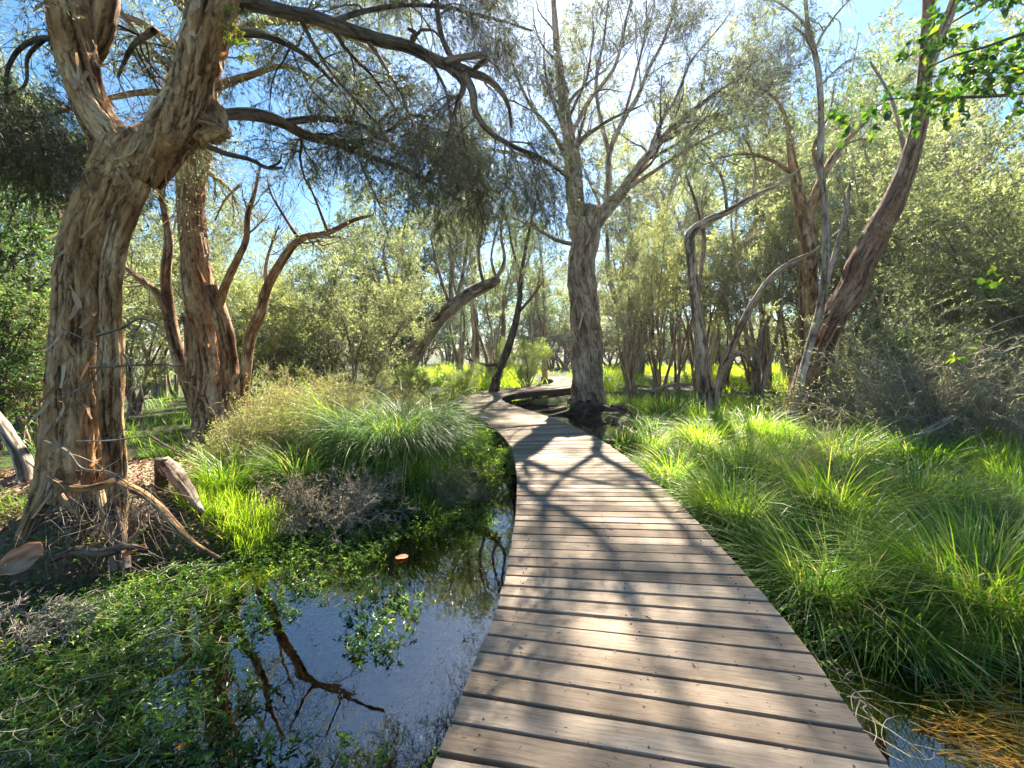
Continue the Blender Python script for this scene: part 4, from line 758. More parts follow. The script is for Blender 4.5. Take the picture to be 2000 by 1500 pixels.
# nearer ones, each with its own words
NEAR = [
 ('feather', 868, 11.2, 1.5, 'pale green feathery shrub overhanging the left edge of the boardwalk bend', 1.3),
 ('feather', 800, 12.5, 1.3, 'grey-green feathery shrub left of and behind the one overhanging the boardwalk', 1.2),
 ('olive', 560, 11, 3.4, 'yellow-green bush right behind the rusty many-stemmed paperbark', 1.1),
 ('bush', 690, 12, 3.6, 'grey-green teatree bush between the rusty paperbark and the leaning bough', 1.2),
 ('bush', 620, 15, 5.0, 'taller grey-green teatree behind the yellow-green bush', 1.1),
 ('olive', 470, 14, 4.4, 'light olive bush glimpsed between the stems of the rusty paperbark', 1.),
 ('olive', 60, 8.0, 2.9, 'lit olive bush left of the massive old paperbark trunk', 1.),
 ('dark', -60, 7.0, 5.6, 'dark leafy tree at the left edge behind the massive paperbark', 1.),
 ('dark', 60, 11, 7.0, 'dark leafy tree showing between the left edge and the massive trunk', 1.),
 ('bush', 250, 12.5, 4.6, 'teatree bush framed between the massive paperbark and the rusty one', 1.),
 ('pb2', 300, 17, 9.0, 'hazy paperbark crown rising between the two left paperbarks', 1.),
 ('pb1', 760, 17, 8.0, 'slender paperbark leaning behind the grey-green teatree bush', 1.),
 ('pb3', 1290, 16, 6.5, 'low multi-stemmed paperbark just right of the tall central trunk', .9),
 ('pb1', 1232, 14.5, 5.0, 'small stiff-stemmed paperbark beside the tall central trunk', .8),
 ('pb2', 1480, 15, 8, 'paperbark with crooked base behind the pale arm-bearing paperbark', 1.),
 ('pb1', 1690, 14, 8.5, 'paperbark behind the leaning red gum on its right side', 1.),
 ('bush', 1960, 9.8, 5.2, 'big grey-green teatree right of the leaning red gum', .95),
 ('bush', 2120, 8.6, 5.0, 'big grey-green teatree cut by the right edge', 1.1),
 ('pb2', 1900, 13, 10, 'tall grey paperbark above the twiggy teatree on the right', 1.1),
 ('dark', 1720, 10.5, 2.2, 'dark green low bush at the foot of the leaning red gum', 1.2),
 ('dark', 1760, 8.8, 2.0, 'shadowed low bush under the right-hand teatree', 1.5),
 ('gum', 1720, 17, 11.5, 'tall gum with airy crown between the sapling and the leaning gum', 1.),
 ('gum', 1500, 20, 12, 'airy gum crown above the pale arm-bearing paperbark', 1.),
 ('feather', 1030, 21, 2.4, 'small round pale shrub beyond the far bend of the boardwalk', 1.),
]
for k, px, Y, H, lab, wd in NEAR: place(k, px, Y, H, lab, wide=wd)
rg = np.random.default_rng(77)
FAR = []
ORD = 'first second third fourth fifth sixth seventh eighth ninth tenth eleventh twelfth thirteenth fourteenth fifteenth sixteenth'.split()
def scatter(kinds, n, pxr, Yr, topy, label, group, wide=1.):
    for i in range(n):
        k = kinds[rg.integers(len(kinds))]; Y = rg.uniform(*Yr); px = pxr[0]+(pxr[1]-pxr[0])*(i+rg.uniform(.1, .9))/n
        H = CAMH+(690-rg.uniform(*topy))/FPX*Y; place(k, px, Y, H, label+', '+ORD[i]+' from the left', group, wide=wide*rg.uniform(.85, 1.1))
scatter(['bush', 'olive', 'pb2'], 9, (-250, 760), (16, 22), (470, 560), 'grey-green teatree in the left thicket behind the paperbarks', 'teatrees of the left thicket')
scatter(['pb1', 'pb2', 'dark'], 9, (-500, 900), (24, 34), (380, 500), 'hazy paperbark at the back of the left thicket', 'paperbarks at the back of the left thicket')
scatter(['pb1', 'pb2', 'gum'], 5, (880, 1090), (23, 34), (370, 450), 'upright slim tree beyond the far boardwalk bend', 'slim trees beyond the bend')
scatter(['pb2', 'gum', 'pb1'], 4, (900, 1600), (30, 36), (120, 220), 'very tall hazy tree behind the central paperbark', 'very tall trees behind the central paperbark')
scatter(['gum', 'pb2', 'gum'], 4, (1560, 2150), (20, 27), (130, 260), 'tall airy tree behind the leaning red gum', 'tall airy trees behind the leaning gum')
scatter(['dark', 'bush', 'dark'], 10, (740, 1130), (42, 56), (540, 600), 'dark bush at the far side of the bright meadow', 'dark bushes past the meadow', 1.3)
scatter(['pb3', 'pb1', 'pb3'], 7, (1190, 1560), (18, 24), (440, 540), 'small paperbark standing against the bright meadow', 'small paperbarks before the meadow')
scatter(['pb1', 'pb3', 'gum', 'pb2'], 5, (1180, 1620), (26, 38), (330, 460), 'tall tree along the meadow edge', 'tall trees along the meadow edge')
scatter(['pb1', 'bush', 'pb2', 'olive'], 9, (1640, 2350), (15, 24), (290, 450), 'paperbark thicket tree behind the right teatrees', 'thicket trees behind the right teatrees')
scatter(['pb1', 'pb2', 'dark', 'olive'], 14, (-200, 2200), (58, 80), (520, 590), 'distant tree on the far edge of the marsh', 'distant trees round the marsh', 1.9)
scatter(['olive', 'dark', 'bush'], 16, (1100, 1720), (40, 54), (610, 655), 'low bush closing the far side of the meadow', 'low bushes closing the meadow', 2.2)

# ------------------------------------------------------------------ bright broad-leaved branch from the right
rg = np.random.default_rng(21)
Nb = empty('broadleaf_tree', W(2330, 900, 4.6), 'bright green broad-leaved tree reaching in from the upper right edge', 'tree')
g = Geo(); BR = [pth([(2330, 900, 4.6, 60), (2330, 500, 4.6, 50), (2300, 200, 4.6, 40), (2280, -100, 4.6, 24)]), pth([(2310, 230, 4.6, 26), (2150, 180, 4.5, 18), (2040, 178, 4.4, 12), (1960, 186, 4.3, 9), (1880, 190, 4.2, 7), (1800, 188, 4.1, 5), (1720, 196, 4.0, 3)]),
      pth([(2290, 60, 4.6, 22), (2150, 40, 4.4, 16), (2020, 60, 4.2, 10), (1930, 90, 4.1, 7), (1860, 110, 4, 5), (1800, 140, 4, 3)]), pth([(2290, 0, 4.6, 18), (2120, -60, 4.4, 14), (1990, -30, 4.2, 9), (1900, 20, 4.2, 6), (1850, 50, 4.1, 3)]),
      pth([(2040, 178, 4.4, 7), (1990, 130, 4.3, 5), (1930, 130, 4.2, 4), (1860, 150, 4.2, 3)]), pth([(2300, 400, 4.6, 16), (2150, 430, 4.4, 10), (2050, 500, 4.3, 7), (1980, 560, 4.2, 4)]), pth([(2300, 560, 4.4, 12), (2120, 600, 4.0, 8), (1990, 620, 3.7, 5), (1900, 660, 3.5, 3), (1860, 690, 3.4, 2)])]
for i, p in enumerate(BR): trunk(g, p, k=10, seg=.06, seed=300+i)
g.obj('trunk', M['dark_bark'], Nb, True)
gl = Geo()
def leafy(P, R, lv, per, ln=.07, wd=.055, tint=(.5, .3), tlo=.3):
    for kw in lv: P, R = grow(rg, P, R, **kw); tubes(P, R, 3, geo=gl)
    Mn, n = P.shape[:2]; N = Mn*per; pi = np.repeat(np.arange(Mn), per); f = rg.uniform(tlo, 1, N)*(n-1.001); k = f.astype(int); u = (f-k)[:, None]
    pos = P[pi, k]*(1-u)+P[pi, k+1]*u; d = norm(norm(P[pi, k+1]-P[pi, k])+rg.normal(size=(N, 3))*.8+np.array([0, 0, -.35]))
    broad(rg, gl, pos, d, ln*rg.uniform(.6, 1.25, N), wd*rg.uniform(.6, 1.25, N), rg.normal(tint[0], tint[1], N), mat=1)
P, R = limbs_batch(BR[1:5], 12)
leafy(P, R, [dict(cpp=9, t=(.35, 1), ln=.5, absolute=True, wander=.25, trop=(0, 0, -.03), rf=.5), dict(cpp=5, t=(.2, 1), ln=.25, absolute=True, nseg=4, trop=(0, 0, -.05), rf=.6)], 7, tint=(.45, .28))
P, R = limbs_batch(BR[5:6], 12)
leafy(P, R, [dict(cpp=6, t=(.5, 1), ln=.4, absolute=True, wander=.25, trop=(0, 0, -.05), rf=.5), dict(cpp=3, t=(.3, 1), ln=.2, absolute=True, nseg=4, rf=.6)], 4, tint=(.75, .2))
P, R = limbs_batch(BR[6:], 12)
leafy(P, R, [dict(cpp=5, t=(.8, 1), ln=.12, absolute=True, wander=.25, trop=(0, 0, -.05), rf=.5)], 2, ln=.06, wd=.055, tint=(.9, .1), tlo=.7)
gl.obj('crown', [M['dark_bark'], M['leaf_bright']], Nb)
# low leafy twigs on the same side of the great left tree, lime coloured
gl = Geo(); P, R = limbs_batch([pth([(430, 60, 3.72, 5), (455, 55, 3.7, 4), (470, 70, 3.7, 2)]), pth([(440, 90, 3.7, 4), (470, 95, 3.7, 3), (480, 110, 3.7, 2)]), pth([(430, 40, 3.72, 4), (460, 25, 3.7, 3), (475, 20, 3.7, 2)])], 8)
P, R = grow(rg, P, R, 10, t=(.1, 1), ln=.14, absolute=True, wander=.2, trop=(0, 0, -.1), rf=.6); tubes(P, R, 3, geo=gl); leaves(rg, gl, P, 26, ln=.03, wd=.007, spread=.4, tint=(.8, .2), mat=1)
gl.obj('sucker_shoots', [M['dark_bark'], M['leaf_bright']], A)

# ------------------------------------------------------------------ twiggy bushes
def twig_bush(name, label, c, rad, H, n, mat, per=(5, 6), leafm=None, leafper=4, seed=1, sq=1., lnd=(.5, .25), r=.004, droop=-.05, lt=None, cat='shrub', lean=(0, 0), rmin=.0016):
    rg = np.random.default_rng(seed); z0 = float(terr(c[0], c[1])); r_ = empty(name, (c[0], c[1], max(0, z0)), label, cat)
    g = Geo(); a = rg.uniform(0, 6.28, n); q = rg.uniform(0, .35, n)**.5*rad
    st = np.column_stack([c[0]+np.cos(a)*q*.6, c[1]+np.sin(a)*q*.6*sq, np.full(n, max(z0, 0)-.03)])
    el = rg.uniform(.15, 1.45, n); d = np.column_stack([np.cos(a)*np.cos(el)*rad/H+lean[0], np.sin(a)*np.cos(el)*rad/H*sq+lean[1], np.sin(el)]); P = [st]
    for i in range(7): d = d+rg.normal(size=(n, 3))*.13+np.array([0, 0, droop]); P.append(P[-1]+d*H/7.)
    P = np.stack(P, 1); R = np.linspace(1, .3, 8)[None]*rg.uniform(.6, 1.4, n)[:, None]*r
    tubes(P, R, 4, geo=g, tint=rg.normal(.4, .25, n).clip(0, 1)); gl = Geo()
    P, R = grow(rg, P, R, per[0], t=(.15, 1), ang=(15, 55), ln=lnd[0]*H, absolute=True, nseg=5, wander=.3, trop=(0, 0, droop*.6), rf=.6, rmin=rmin); tubes(P, R, 3, geo=g, tint=rg.normal(.5, .25, len(P)).clip(0, 1))
    P, R = grow(rg, P, R, per[1], t=(.15, 1), ang=(15, 60), ln=lnd[1]*H, absolute=True, nseg=4, wander=.35, trop=(0, 0, 0), rf=.65, rmin=rmin*.8); tubes(P, R, 3, geo=gl, tint=rg.normal(.6, .25, len(P)).clip(0, 1))
    if leafm: leaves(rg, gl, P, leafper, mat=1, **(lt or dict(ln=.03, wd=.006, spread=.7, tint=(.5, .3))))
    g.obj('stems', M[mat], r_); gl.obj('twigs' if not leafm else 'foliage', [M[mat]]+([M[leafm]] if leafm else []), r_); return r_
twig_bush('dry_shrub', 'straw-coloured dry shrub on the mound between the rusty paperbark and the tussock', (-3.35, 6.3), .9, .75, 125, 'dry', (8, 9), 'leaf_feather', 5, seed=1, rmin=.0034, sq=.7)
twig_bush('dry_shrub', 'tall straw-coloured dry shrub at the right foot of the rusty paperbark', (-3.3, 7.1), .8, 1.05, 112, 'dry', (8, 9), 'leaf_feather', 5, seed=2, rmin=.0034, sq=.7)
twig_bush('dry_shrub', 'brown-grey twiggy shrub at the pool edge in front of the tussock', (-2.05, 4.75), .75, .55, 100, 'dry_grey', (6, 7), 'dry', 2, seed=3, rmin=.0034, sq=.6)
twig_bush('dry_shrub', 'small olive-brown wiry shrub hanging over the channel beside the boardwalk', (-.95, 5.6), .5, .45, 80, 'dry_grey', (6, 7), 'leaf_olive', 6, seed=4, rmin=.0034, sq=.7)
twig_bush('dry_shrub', 'dry brush heap in front of the hollow roots of the massive paperbark', (-3.3, 2.75), .55, .3, 60, 'dry_grey', (5, 6), None, 0, seed=5, rmin=.0034, sq=.6, droop=-.1)
twig_bush('leafy_shrub', 'fresh green small-leaved shrub leaning over the channel right of the tussock', (-.9, 6.6), .75, .62, 90, 'dry', (6, 6), 'weed', 9, seed=6, sq=.8, lt=dict(ln=.04, wd=.014, spread=.8, tint=(.75, .25)))
twig_bush('dead_shrub', 'great grey tangle of dead twigs on the right beyond the grass', (7.5, 7.3), 1.7, 1.7, 150, 'dry_grey', (6, 6), 'leaf_grey', 3, seed=7, rmin=.005, sq=.6, r=.016, lean=(-.25, 0), lt=dict(ln=.06, wd=.010, spread=.5, tint=(.5, .3)))
twig_bush('dead_shrub', 'grey dead twigs arching left below the right-hand teatree', (7.1, 8.6), 1.2, 1.5, 90, 'dry_grey', (6, 6), 'leaf_grey', 5, seed=8, rmin=.005, sq=.6, r=.013, lean=(-.2, 0), lt=dict(ln=.06, wd=.010, spread=.5, tint=(.5, .3)))
twig_bush('teatree_bush', 'soft green teatree spray just right of the leaning gum trunk', (8.0, 8.8), 1.3, 2.6, 90, 'dry_grey', (7, 7), 'leaf_paper', 11, seed=9, sq=.7, r=.01, lean=(-.15, 0), lt=dict(ln=.06, wd=.011, spread=.5, tint=(.5, .3)))
twig_bush('dry_shrub', 'low dry brush at the water edge left of the overhanging feathery shrub', (-2.5, 10.2), 1.0, .8, 98, 'dry', (8, 8), 'leaf_feather', 2, seed=10, rmin=.0034, sq=.7)
twig_bush('dry_shrub', 'brown twiggy undergrowth beneath the left teatree bushes', (-4.2, 11.0), 1.7, 1.3, 90, 'dry_grey', (6, 7), 'leaf_grey', 4, seed=12, rmin=.0034, sq=.6, r=.007)

# ------------------------------------------------------------------ logs, stumps, bark
def log(name, label, stems, mat='dead_wood', **k):
    kw = dict(k=22, seg=.05, amp=.15, fine=.12, seed=len(label), cap=True); kw.update(k); g = Geo()
    for i, s in enumerate(stems): trunk(g, pth(s), **dict(kw, seed=kw['seed']+i))
    o = g.obj(name, M[mat], None, True); return tag(o, label, k.get('cat', 'log') if False else 'log')
log('fallen_log', 'thin arched log lying into the channel left of the boardwalk', [[(815, 832, 8.6, 12), (840, 818, 8.8, 17), (870, 812, 9.1, 17), (900, 812, 9.5, 15), (925, 818, 9.9, 10)]], 'dead_wood')
log('fallen_log', 'yellow-brown broken log end poking up under the feathery shrub', [[(832, 808, 9.3, 20), (860, 800, 9.3, 18), (885, 790, 9.3, 16), (908, 776, 9.3, 12)]], 'paperbark')
log('bark_log', 'short weathered log leaning on a stump beside the massive paperbark', [[(322, 905, 4.5, 32), (345, 930, 4.35, 36), (365, 955, 4.2, 30), (385, 985, 4.1, 18), (397, 1000, 4.05, 8)]], 'back_bark', amp=.35, fine=.3)
log('stump', 'upright broken stump holding the short leaning log', [[(312, 1010, 4.5, 26), (314, 960, 4.5, 28), (318, 915, 4.5, 34), (318, 895, 4.5, 30)]], 'dark_bark', amp=.35, fine=.25)
log('fallen_log', 'small pale log end lying on the mound left of the dark tussock', [[(570, 905, 5.7, 14), (590, 888, 5.7, 18), (612, 873, 5.7, 12)]], 'paperbark')
log('fallen_log', 'pale slender log resting slantwise in the grass at right', [[(1700, 900, 6.6, 8), (1745, 882, 6.6, 13), (1790, 858, 6.7, 18), (1830, 832, 6.8, 20), (1860, 815, 6.9, 14)]], 'dead_wood')
log('fallen_log', 'dark horizontal log under the dead twigs at the right edge', [[(1800, 850, 7.4, 14), (1880, 862, 7.3, 18), (1960, 868, 7.2, 20), (2060, 880, 7.1, 20)]], 'paperbark_grey')
log('fallen_log', 'bleached forked root sloping down at the left edge', [[(-60, 780, 4.6, 40), (-10, 815, 4.5, 34), (25, 860, 4.4, 32), (48, 900, 4.3, 40), (58, 950, 4.2, 34)]], 'dead_wood')
log('dead_stick', 'thin dark stick pointing right from behind the massive paperbark', [[(290, 850, 4.6, 5), (320, 868, 4.5, 5), (365, 893, 4.4, 3)]], 'dark_bark')
log('root_mass', 'low dark root plate with pale roots beside the tall central paperbark', [[(1120, 805, 13.6, 30), (1160, 808, 13.4, 40), (1200, 812, 13.2, 34), (1225, 818, 13.0, 20)], [(1190, 800, 13.3, 20), (1215, 806, 13.1, 26), (1240, 815, 12.9, 16)]], 'burnt', amp=.5, fine=.3)
log('fallen_log', 'pale driftwood sliver across the small paperbark feet at right', [[(1270, 765, 15.5, 6), (1310, 752, 15.5, 7), (1350, 750, 15.5, 4)]], 'dead_wood')
def sheet(name, label, c, L_, W_, rz, mat, tint, curl=.4, cat='bark', tiltx=0., tilty=0.):
    rg = np.random.default_rng(int(abs(c[0]*100))); n, m = 12, 9; u, v = np.meshgrid(np.linspace(-1, 1, n), np.linspace(-1, 1, m), indexing='ij')
    wv = np.sqrt(np.clip(1-np.abs(u)**2.4, .02, 1))*(1+.15*noise3(np.stack([u*3, u*0+1, u*0], -1), 3))
    x = u*L_/2; y = v*wv*W_/2; z = curl*W_*(v*v)*.5+y*tilty+.12*L_*u*tiltx+.03*L_*noise3(np.stack([u*2, v*2, u*0], -1), 5)
    ca, sa = math.cos(rz), math.sin(rz); V = np.stack([c[0]+x*ca-y*sa, c[1]+x*sa+y*ca, c[2]+z], -1); idx = np.arange(n*m).reshape(n, m); g = Geo()
    g.add(V, f4=np.stack([idx[:-1, :-1], idx[1:, :-1], idx[1:, 1:], idx[:-1, 1:]], -1).reshape(-1, 4), tint=(.5+.5*noise3(np.stack([u*2, v*4, u*0], -1), 7)).ravel()*.6+tint-.3, co=np.stack([x, y, z], -1))
    V2 = V.copy(); V2[..., 2] -= .003; g.add(V2, f4=np.stack([idx[:-1, 1:], idx[1:, 1:], idx[1:, :-1], idx[:-1, :-1]], -1).reshape(-1, 4), tint=tint)
    return tag(g.obj(name, M[mat], None, True), label, cat)
sheet('bark_sheet', 'large curled orange and cream bark sheet at the left edge below the roots', W(40, 1098, 2.85), .24, .14, .3, 'flake', .35, .35, tiltx=1., tilty=1.0)
sheet('fallen_leaf', 'big pink-tan leaf floating at the top of the pool', G(785, 1088, .01), .12, .085, .6, 'flake', .4, .12, 'leaf')
sheet('fallen_leaf', 'small orange leaf among the weeds near the bottom of the photo', G(357, 1458, .02), .075, .03, .2, 'reed', .6, .5, 'leaf')
sheet('bark_sheet', 'small brown bark piece below the right end of the exposed roots', W(262, 1080, 3.2), .16, .08, 1.2, 'flake', .3, .9)
sheet('bark_sheet', 'long brown bark strip sunk in the bottom right corner', W(2010, 1485, 1.95), .2, .06, -.7, 'litter', .4, .6)

# ------------------------------------------------------------------ tussocks
def tussock(label, c, rad, H, n, mat='grass', wd=.007, tint=(.45, .22), lean=(.15, 1.0), droop=(.4, 1.6), seed=1, name='grass_tussock', core=.22, az=None, group=None, cat='grass tussock', dr=0.):
    rg = np.random.default_rng(seed+int(1000*abs(c[0]))); z0 = float(terr(c[0], c[1])); a = rg.uniform(0, 6.28, n) if az is None else rg.normal(az[0], az[1], n)
    q = np.sqrt(rg.uniform(0, 1, n))*rad*core*1.5; b = np.column_stack([c[0]+np.cos(a)*q, c[1]+np.sin(a)*q, np.full(n, max(z0, -.02)-.02)])
    a = a+rg.normal(0, .5, n); g = Geo()
    ln = np.hypot(H, rad*.7)*rg.uniform(.5, 1.15, n); dead = rg.random(n) < .06; tt = rg.normal(tint[0], tint[1], n); tt[dead] = 1
    sw = noise3(np.stack([b[:, 0]*3, b[:, 1]*3, b[:, 0]*0+seed], -1), 3); a = a+sw*1.1
    blades(rg, g, b, a, ln*(1+.35*sw), rg.uniform(lean[0]*.2, lean[1], n), rg.uniform(*droop, n)+.3+dr, wd*rg.uniform(.6, 1.3, n)*1.1, tt, n=7)
    o = g.obj(name, M[mat]); return tag(o, label, cat, group)
T = [((-1.7, 6.15), 1.0, .8, 2600, 'grass_dark', 'huge dark arching tussock crowning the mound left of the boardwalk', .22, .008),
     ((-2.55, 6.6), .7, .85, 900, 'grass', 'bright green tussock at the left shoulder of the huge dark one', .45, .009),
     ((-2.6, 5.3), .6, .5, 700, 'grass_dark', 'silvery drooping sedge tuft in front of the straw-coloured shrub', .4, .009),
     ((-3.3, 5.0), .6, .4, 600, 'grass', 'dark hollow-centred grass tuft beside the broken stump', .4, .009),
     ((-1.2, 5.6), .5, .4, 600, 'grass', 'low fresh grass clump between the two wiry shrubs', .5, .008),
     ((-.3, 9.2), .55, .6, 400, 'grass', 'lime grass tuft beside the arched log', .5, .01),
     ((-1.6, 8.6), .8, .7, 700, 'grass', 'yellow-green grass clump behind the huge dark tussock', .5, .01),
     ((2.25, 4.35), .62, .62, 950, 'grass', 'bright fountain tussock at the middle of the right deck edge', .5, .010),
     ((2.5, 3.3), .85, .62, 1500, 'grass_dark', 'broad sprawling tussock spilling toward the deck at lower right', .4, .008),
     ((3.25, 2.9), .75, .62, 1300, 'grass', 'large lit tussock at the right edge behind the orange reeds', .5, .008),
     ((2.6, 2.8), .5, .5, 600, 'grass', 'upright yellow-tipped grass clump over the dark puddle', .6, .009),
     ((3.3, 4.3), .7, .7, 1000, 'grass', 'tall lime tussock in the middle of the right grass bank', .6, .010),
     ((4.4, 4.6), .8, .6, 1100, 'grass_dark', 'deep green combed tussock at the right edge of the photo', .5, .009),
     ((4.0, 3.5), .7, .5, 900, 'grass_dark', 'shaded tussock at the right edge between two lit ones', .4, .008),
     ((2.15, 5.7), .55, .5, 650, 'grass', 'small lush clump touching the deck edge halfway along', .5, .009),
     ((2.95, 5.6), .7, .6, 800, 'grass', 'grass tussock in front of the brown tuft by the leaning gum', .45, .009),
     ((3.55, 5.6), .5, .95, 500, 'grass_dark', 'brown dry-topped tuft below the foot of the leaning gum', .95, .008),
     ((4.6, 6.1), .7, .75, 800, 'grass', 'spiky lit tussock left of the slanting pale log', .6, .011),
     ((5.7, 6.0), .8, .6, 900, 'grass', 'green tussock below the dead twigs at right', .4, .010),
     ((2.35, 7.4), .6, .5, 500, 'grass', 'sunlit clump where the deck starts to bend', .6, .010),
     ((3.3, 7.3), .7, .6, 600, 'grass', 'sunlit clump behind the deck-edge grass', .6, .010),
     ((4.3, 7.8), .7, .6, 500, 'grass', 'mid-green clump at the left foot of the leaning gum', .45, .010)]
for i, (c, rad, H, n, mat, lab, ti, wd) in enumerate(T): tussock(lab, c, rad*1.1, H, int(n*1.5), mat, wd, (ti+.1, .25), seed=i, core=.42 if i == 0 else .25, dr=.9 if i == 0 else 0.)
# strap-leaved clumps by the pond
for i, (px, Y, lab) in enumerate([(1310, 10.5, 'dark glossy strap-leaved clump at the pond side of the right bank'), (1275, 9.3, 'short dark strap-leaved clump at the water edge'), (1350, 11.5, 'dark strap-leaved clump in front of the pale paperbark')]):
    p = W(px, 700, Y); tussock(lab, (p[0], Y), .45, .75, 160, 'grass_dark', .028, (.35, .2), (.05, .5), (.1, .7), seed=40+i, name='strap_leaf_clump', core=.4, cat='plant')

# ------------------------------------------------------------------ countless grass, weeds, litter
def pool_sd(x, y):
    s = np.full(np.shape(x), 9.)
    for cx, cy, r in POOL: s = np.minimum(s, np.hypot(x-cx, y-cy)-r)
    return s
rg = np.random.default_rng(99)
def grass_field(N, xr, yr, cond, hgt, wd, mat, name, label, tint, dens=None, n=5, lean=.9, droop=1.3, clump=1.6):
    x = rg.uniform(*xr, N); y = rg.uniform(*yr, N)
    k = cond(x, y); x, y = x[k], y[k]; z = terr(x, y); dd = ddist(x, y); c = noise3(np.stack([x*clump, y*clump, x*0], -1), 31)
    k = (z > -.03) & (dd > DW+.1) & (rg.random(len(x)) < -.16+2.1*c); x, y, z, c = x[k], y[k], z[k], c[k]; n_ = len(x)
    h = hgt*rg.uniform(.4, 1.15, n_)*(.62+.9*c).clip(.3, 1.3); ti = rg.normal(tint[0], tint[1], n_)+.2*noise3(np.stack([x*.8, y*.8, x*0+9], -1), 33); ti = np.where(rg.random(n_) < .07, 1, ti.clip(0, .93))
    g = Geo(); az = 5*noise3(np.stack([x*.9, y*.9, x*0+70], -1), 51)+rg.normal(0, .9, n_)
    blades(rg, g, np.column_stack([x, y, z-.01]), az, h, rg.uniform(.0, lean, n_), rg.uniform(0, droop, n_), wd*rg.uniform(.6, 1.3, n_), ti, n=n)
    return tag(g.obj(name, M[mat]), label, kind='stuff')
inv = lambda x, y: (np.abs(x) < y*1.45+2.2)
grass_field(150000, (1.4, 8), (1.2, 8), lambda x, y: inv(x, y) & (pool_sd(x, y) > 0.0), .46, .0115, 'grass', 'grass', 'thick green grass of the right bank', (.45, .2))
grass_field(60000, (1.4, 13), (7, 16), lambda x, y: inv(x, y), .5, .012, 'grass', 'grass', 'green grass around the right-hand trees', (.5, .2))
grass_field(130000, (-6, -.2), (2.6, 8.5), lambda x, y: inv(x, y) & (pool_sd(x, y) > .05), .28, .006, 'grass', 'grass', 'bright short grass on the left bank', (.7, .2))
grass_field(22000, (-14, .2), (7.5, 16), lambda x, y: inv(x, y), .45, .012, 'grass', 'grass', 'green grass beneath the left thicket', (.4, .2))
grass_field(90000, (-8, 30), (17.5, 55), lambda x, y: (np.abs(x-8) < y*.62) & (y > 19), .75, .035, 'meadow', 'meadow_grass', 'brilliant yellow-green meadow grass beyond the trees', (.55, .22), n=4, clump=.5)
grass_field(16000, (-30, -4), (15, 40), lambda x, y: inv(x, y), .5, .03, 'grass', 'grass', 'grass under the far left thicket', (.4, .2), n=4)
grass_field(14000, (1.6, 9), (2.2, 9), lambda x, y: inv(x, y) & (pool_sd(x, y) > 0.0), .5, .006, 'dry', 'dead_stalks', 'straw-coloured dead stalks in the right bank grass', (.5, .25), droop=2.2)
# low leafy herbs
def herbs(N, xr, yr, cond, hgt, leaf, name, label, tint, per=9, zlo=-.05, mat='weed', cl=(1.8, .15), clr=DW+.0):
    x = rg.uniform(*xr, N); y = rg.uniform(*yr, N); c = noise3(np.stack([x*cl[0], y*cl[0], x*0+50], -1), 35); k = cond(x, y) & (c > -cl[1]+rg.normal(0, .15, N)) & (ddist(x, y) > clr); x, y = x[k], y[k]
    z = np.maximum(terr(x, y), zlo); n_ = len(x); h = hgt*rg.uniform(.3, 1.2, n_); P = [np.column_stack([x, y, z])]; d = norm(np.column_stack([rg.normal(size=(n_, 2))*.8, np.full(n_, .8)]))
    for i in range(4): d = norm(d+rg.normal(size=(n_, 3))*.3); P.append(P[-1]+d*(h/4)[:, None])
    P = np.stack(P, 1); g = Geo(); tubes(P, np.linspace(.002, .001, 5)[None]*np.ones((n_, 1)), 3, geo=g, tint=.6)
    pi = np.repeat(np.arange(n_), per); f = rg.uniform(.15, 1, len(pi))**.8*3.999; k = f.astype(int); u = (f-k)[:, None]; pos = P[pi, k]*(1-u)+P[pi, k+1]*u
    dd = norm(norm(P[pi, k+1]-P[pi, k])*.5+rg.normal(size=(len(pi), 3))*np.array([1, 1, .5])); ti = (rg.normal(tint[0], tint[1], n_)[pi]+rg.normal(0, .12, len(pi))).clip(0, 1)
    broad(rg, g, pos, dd, leaf*rg.uniform(.5, 1.3, len(pi)), leaf*.42*rg.uniform(.7, 1.2, len(pi)), ti)
    return tag(g.obj(name, M[mat]), label, kind='stuff')
herbs(6000, (-3.5, .0), (1.1, 4.8), lambda x, y: (pool_sd(x, y) < .35) & (x < -.8+rg.normal(0, .12, np.shape(x))), .15, .035, 'water_weeds', 'leafy water weeds standing in the pool', (.45, .3), zlo=-.03, cl=(2.2, .0))
herbs(420, (-.85, .0), (1.2, 1.95), lambda x, y: (x < -.2), .16, .04, 'water_weeds', 'fresh weeds at the deck foot', (.6, .2), zlo=-.02, cl=(1.6, .6), clr=DW)
herbs(2200, (-2.4, -.2), (4.0, 6.2), lambda x, y: (pool_sd(x, y) > -.35), .16, .03, 'creeping_herbs', 'small-leaved creeping herbs along the pool margin', (.65, .22), zlo=-.02, cl=(1.8, .4))
herbs(5000, (1.45, 5), (2.5, 8), lambda x, y: (ddist(x, y) < 1.9), .3, .04, 'creeping_herbs', 'leafy herbs beside the deck edge', (.6, .2), zlo=-.02, cl=(1.8, .3))
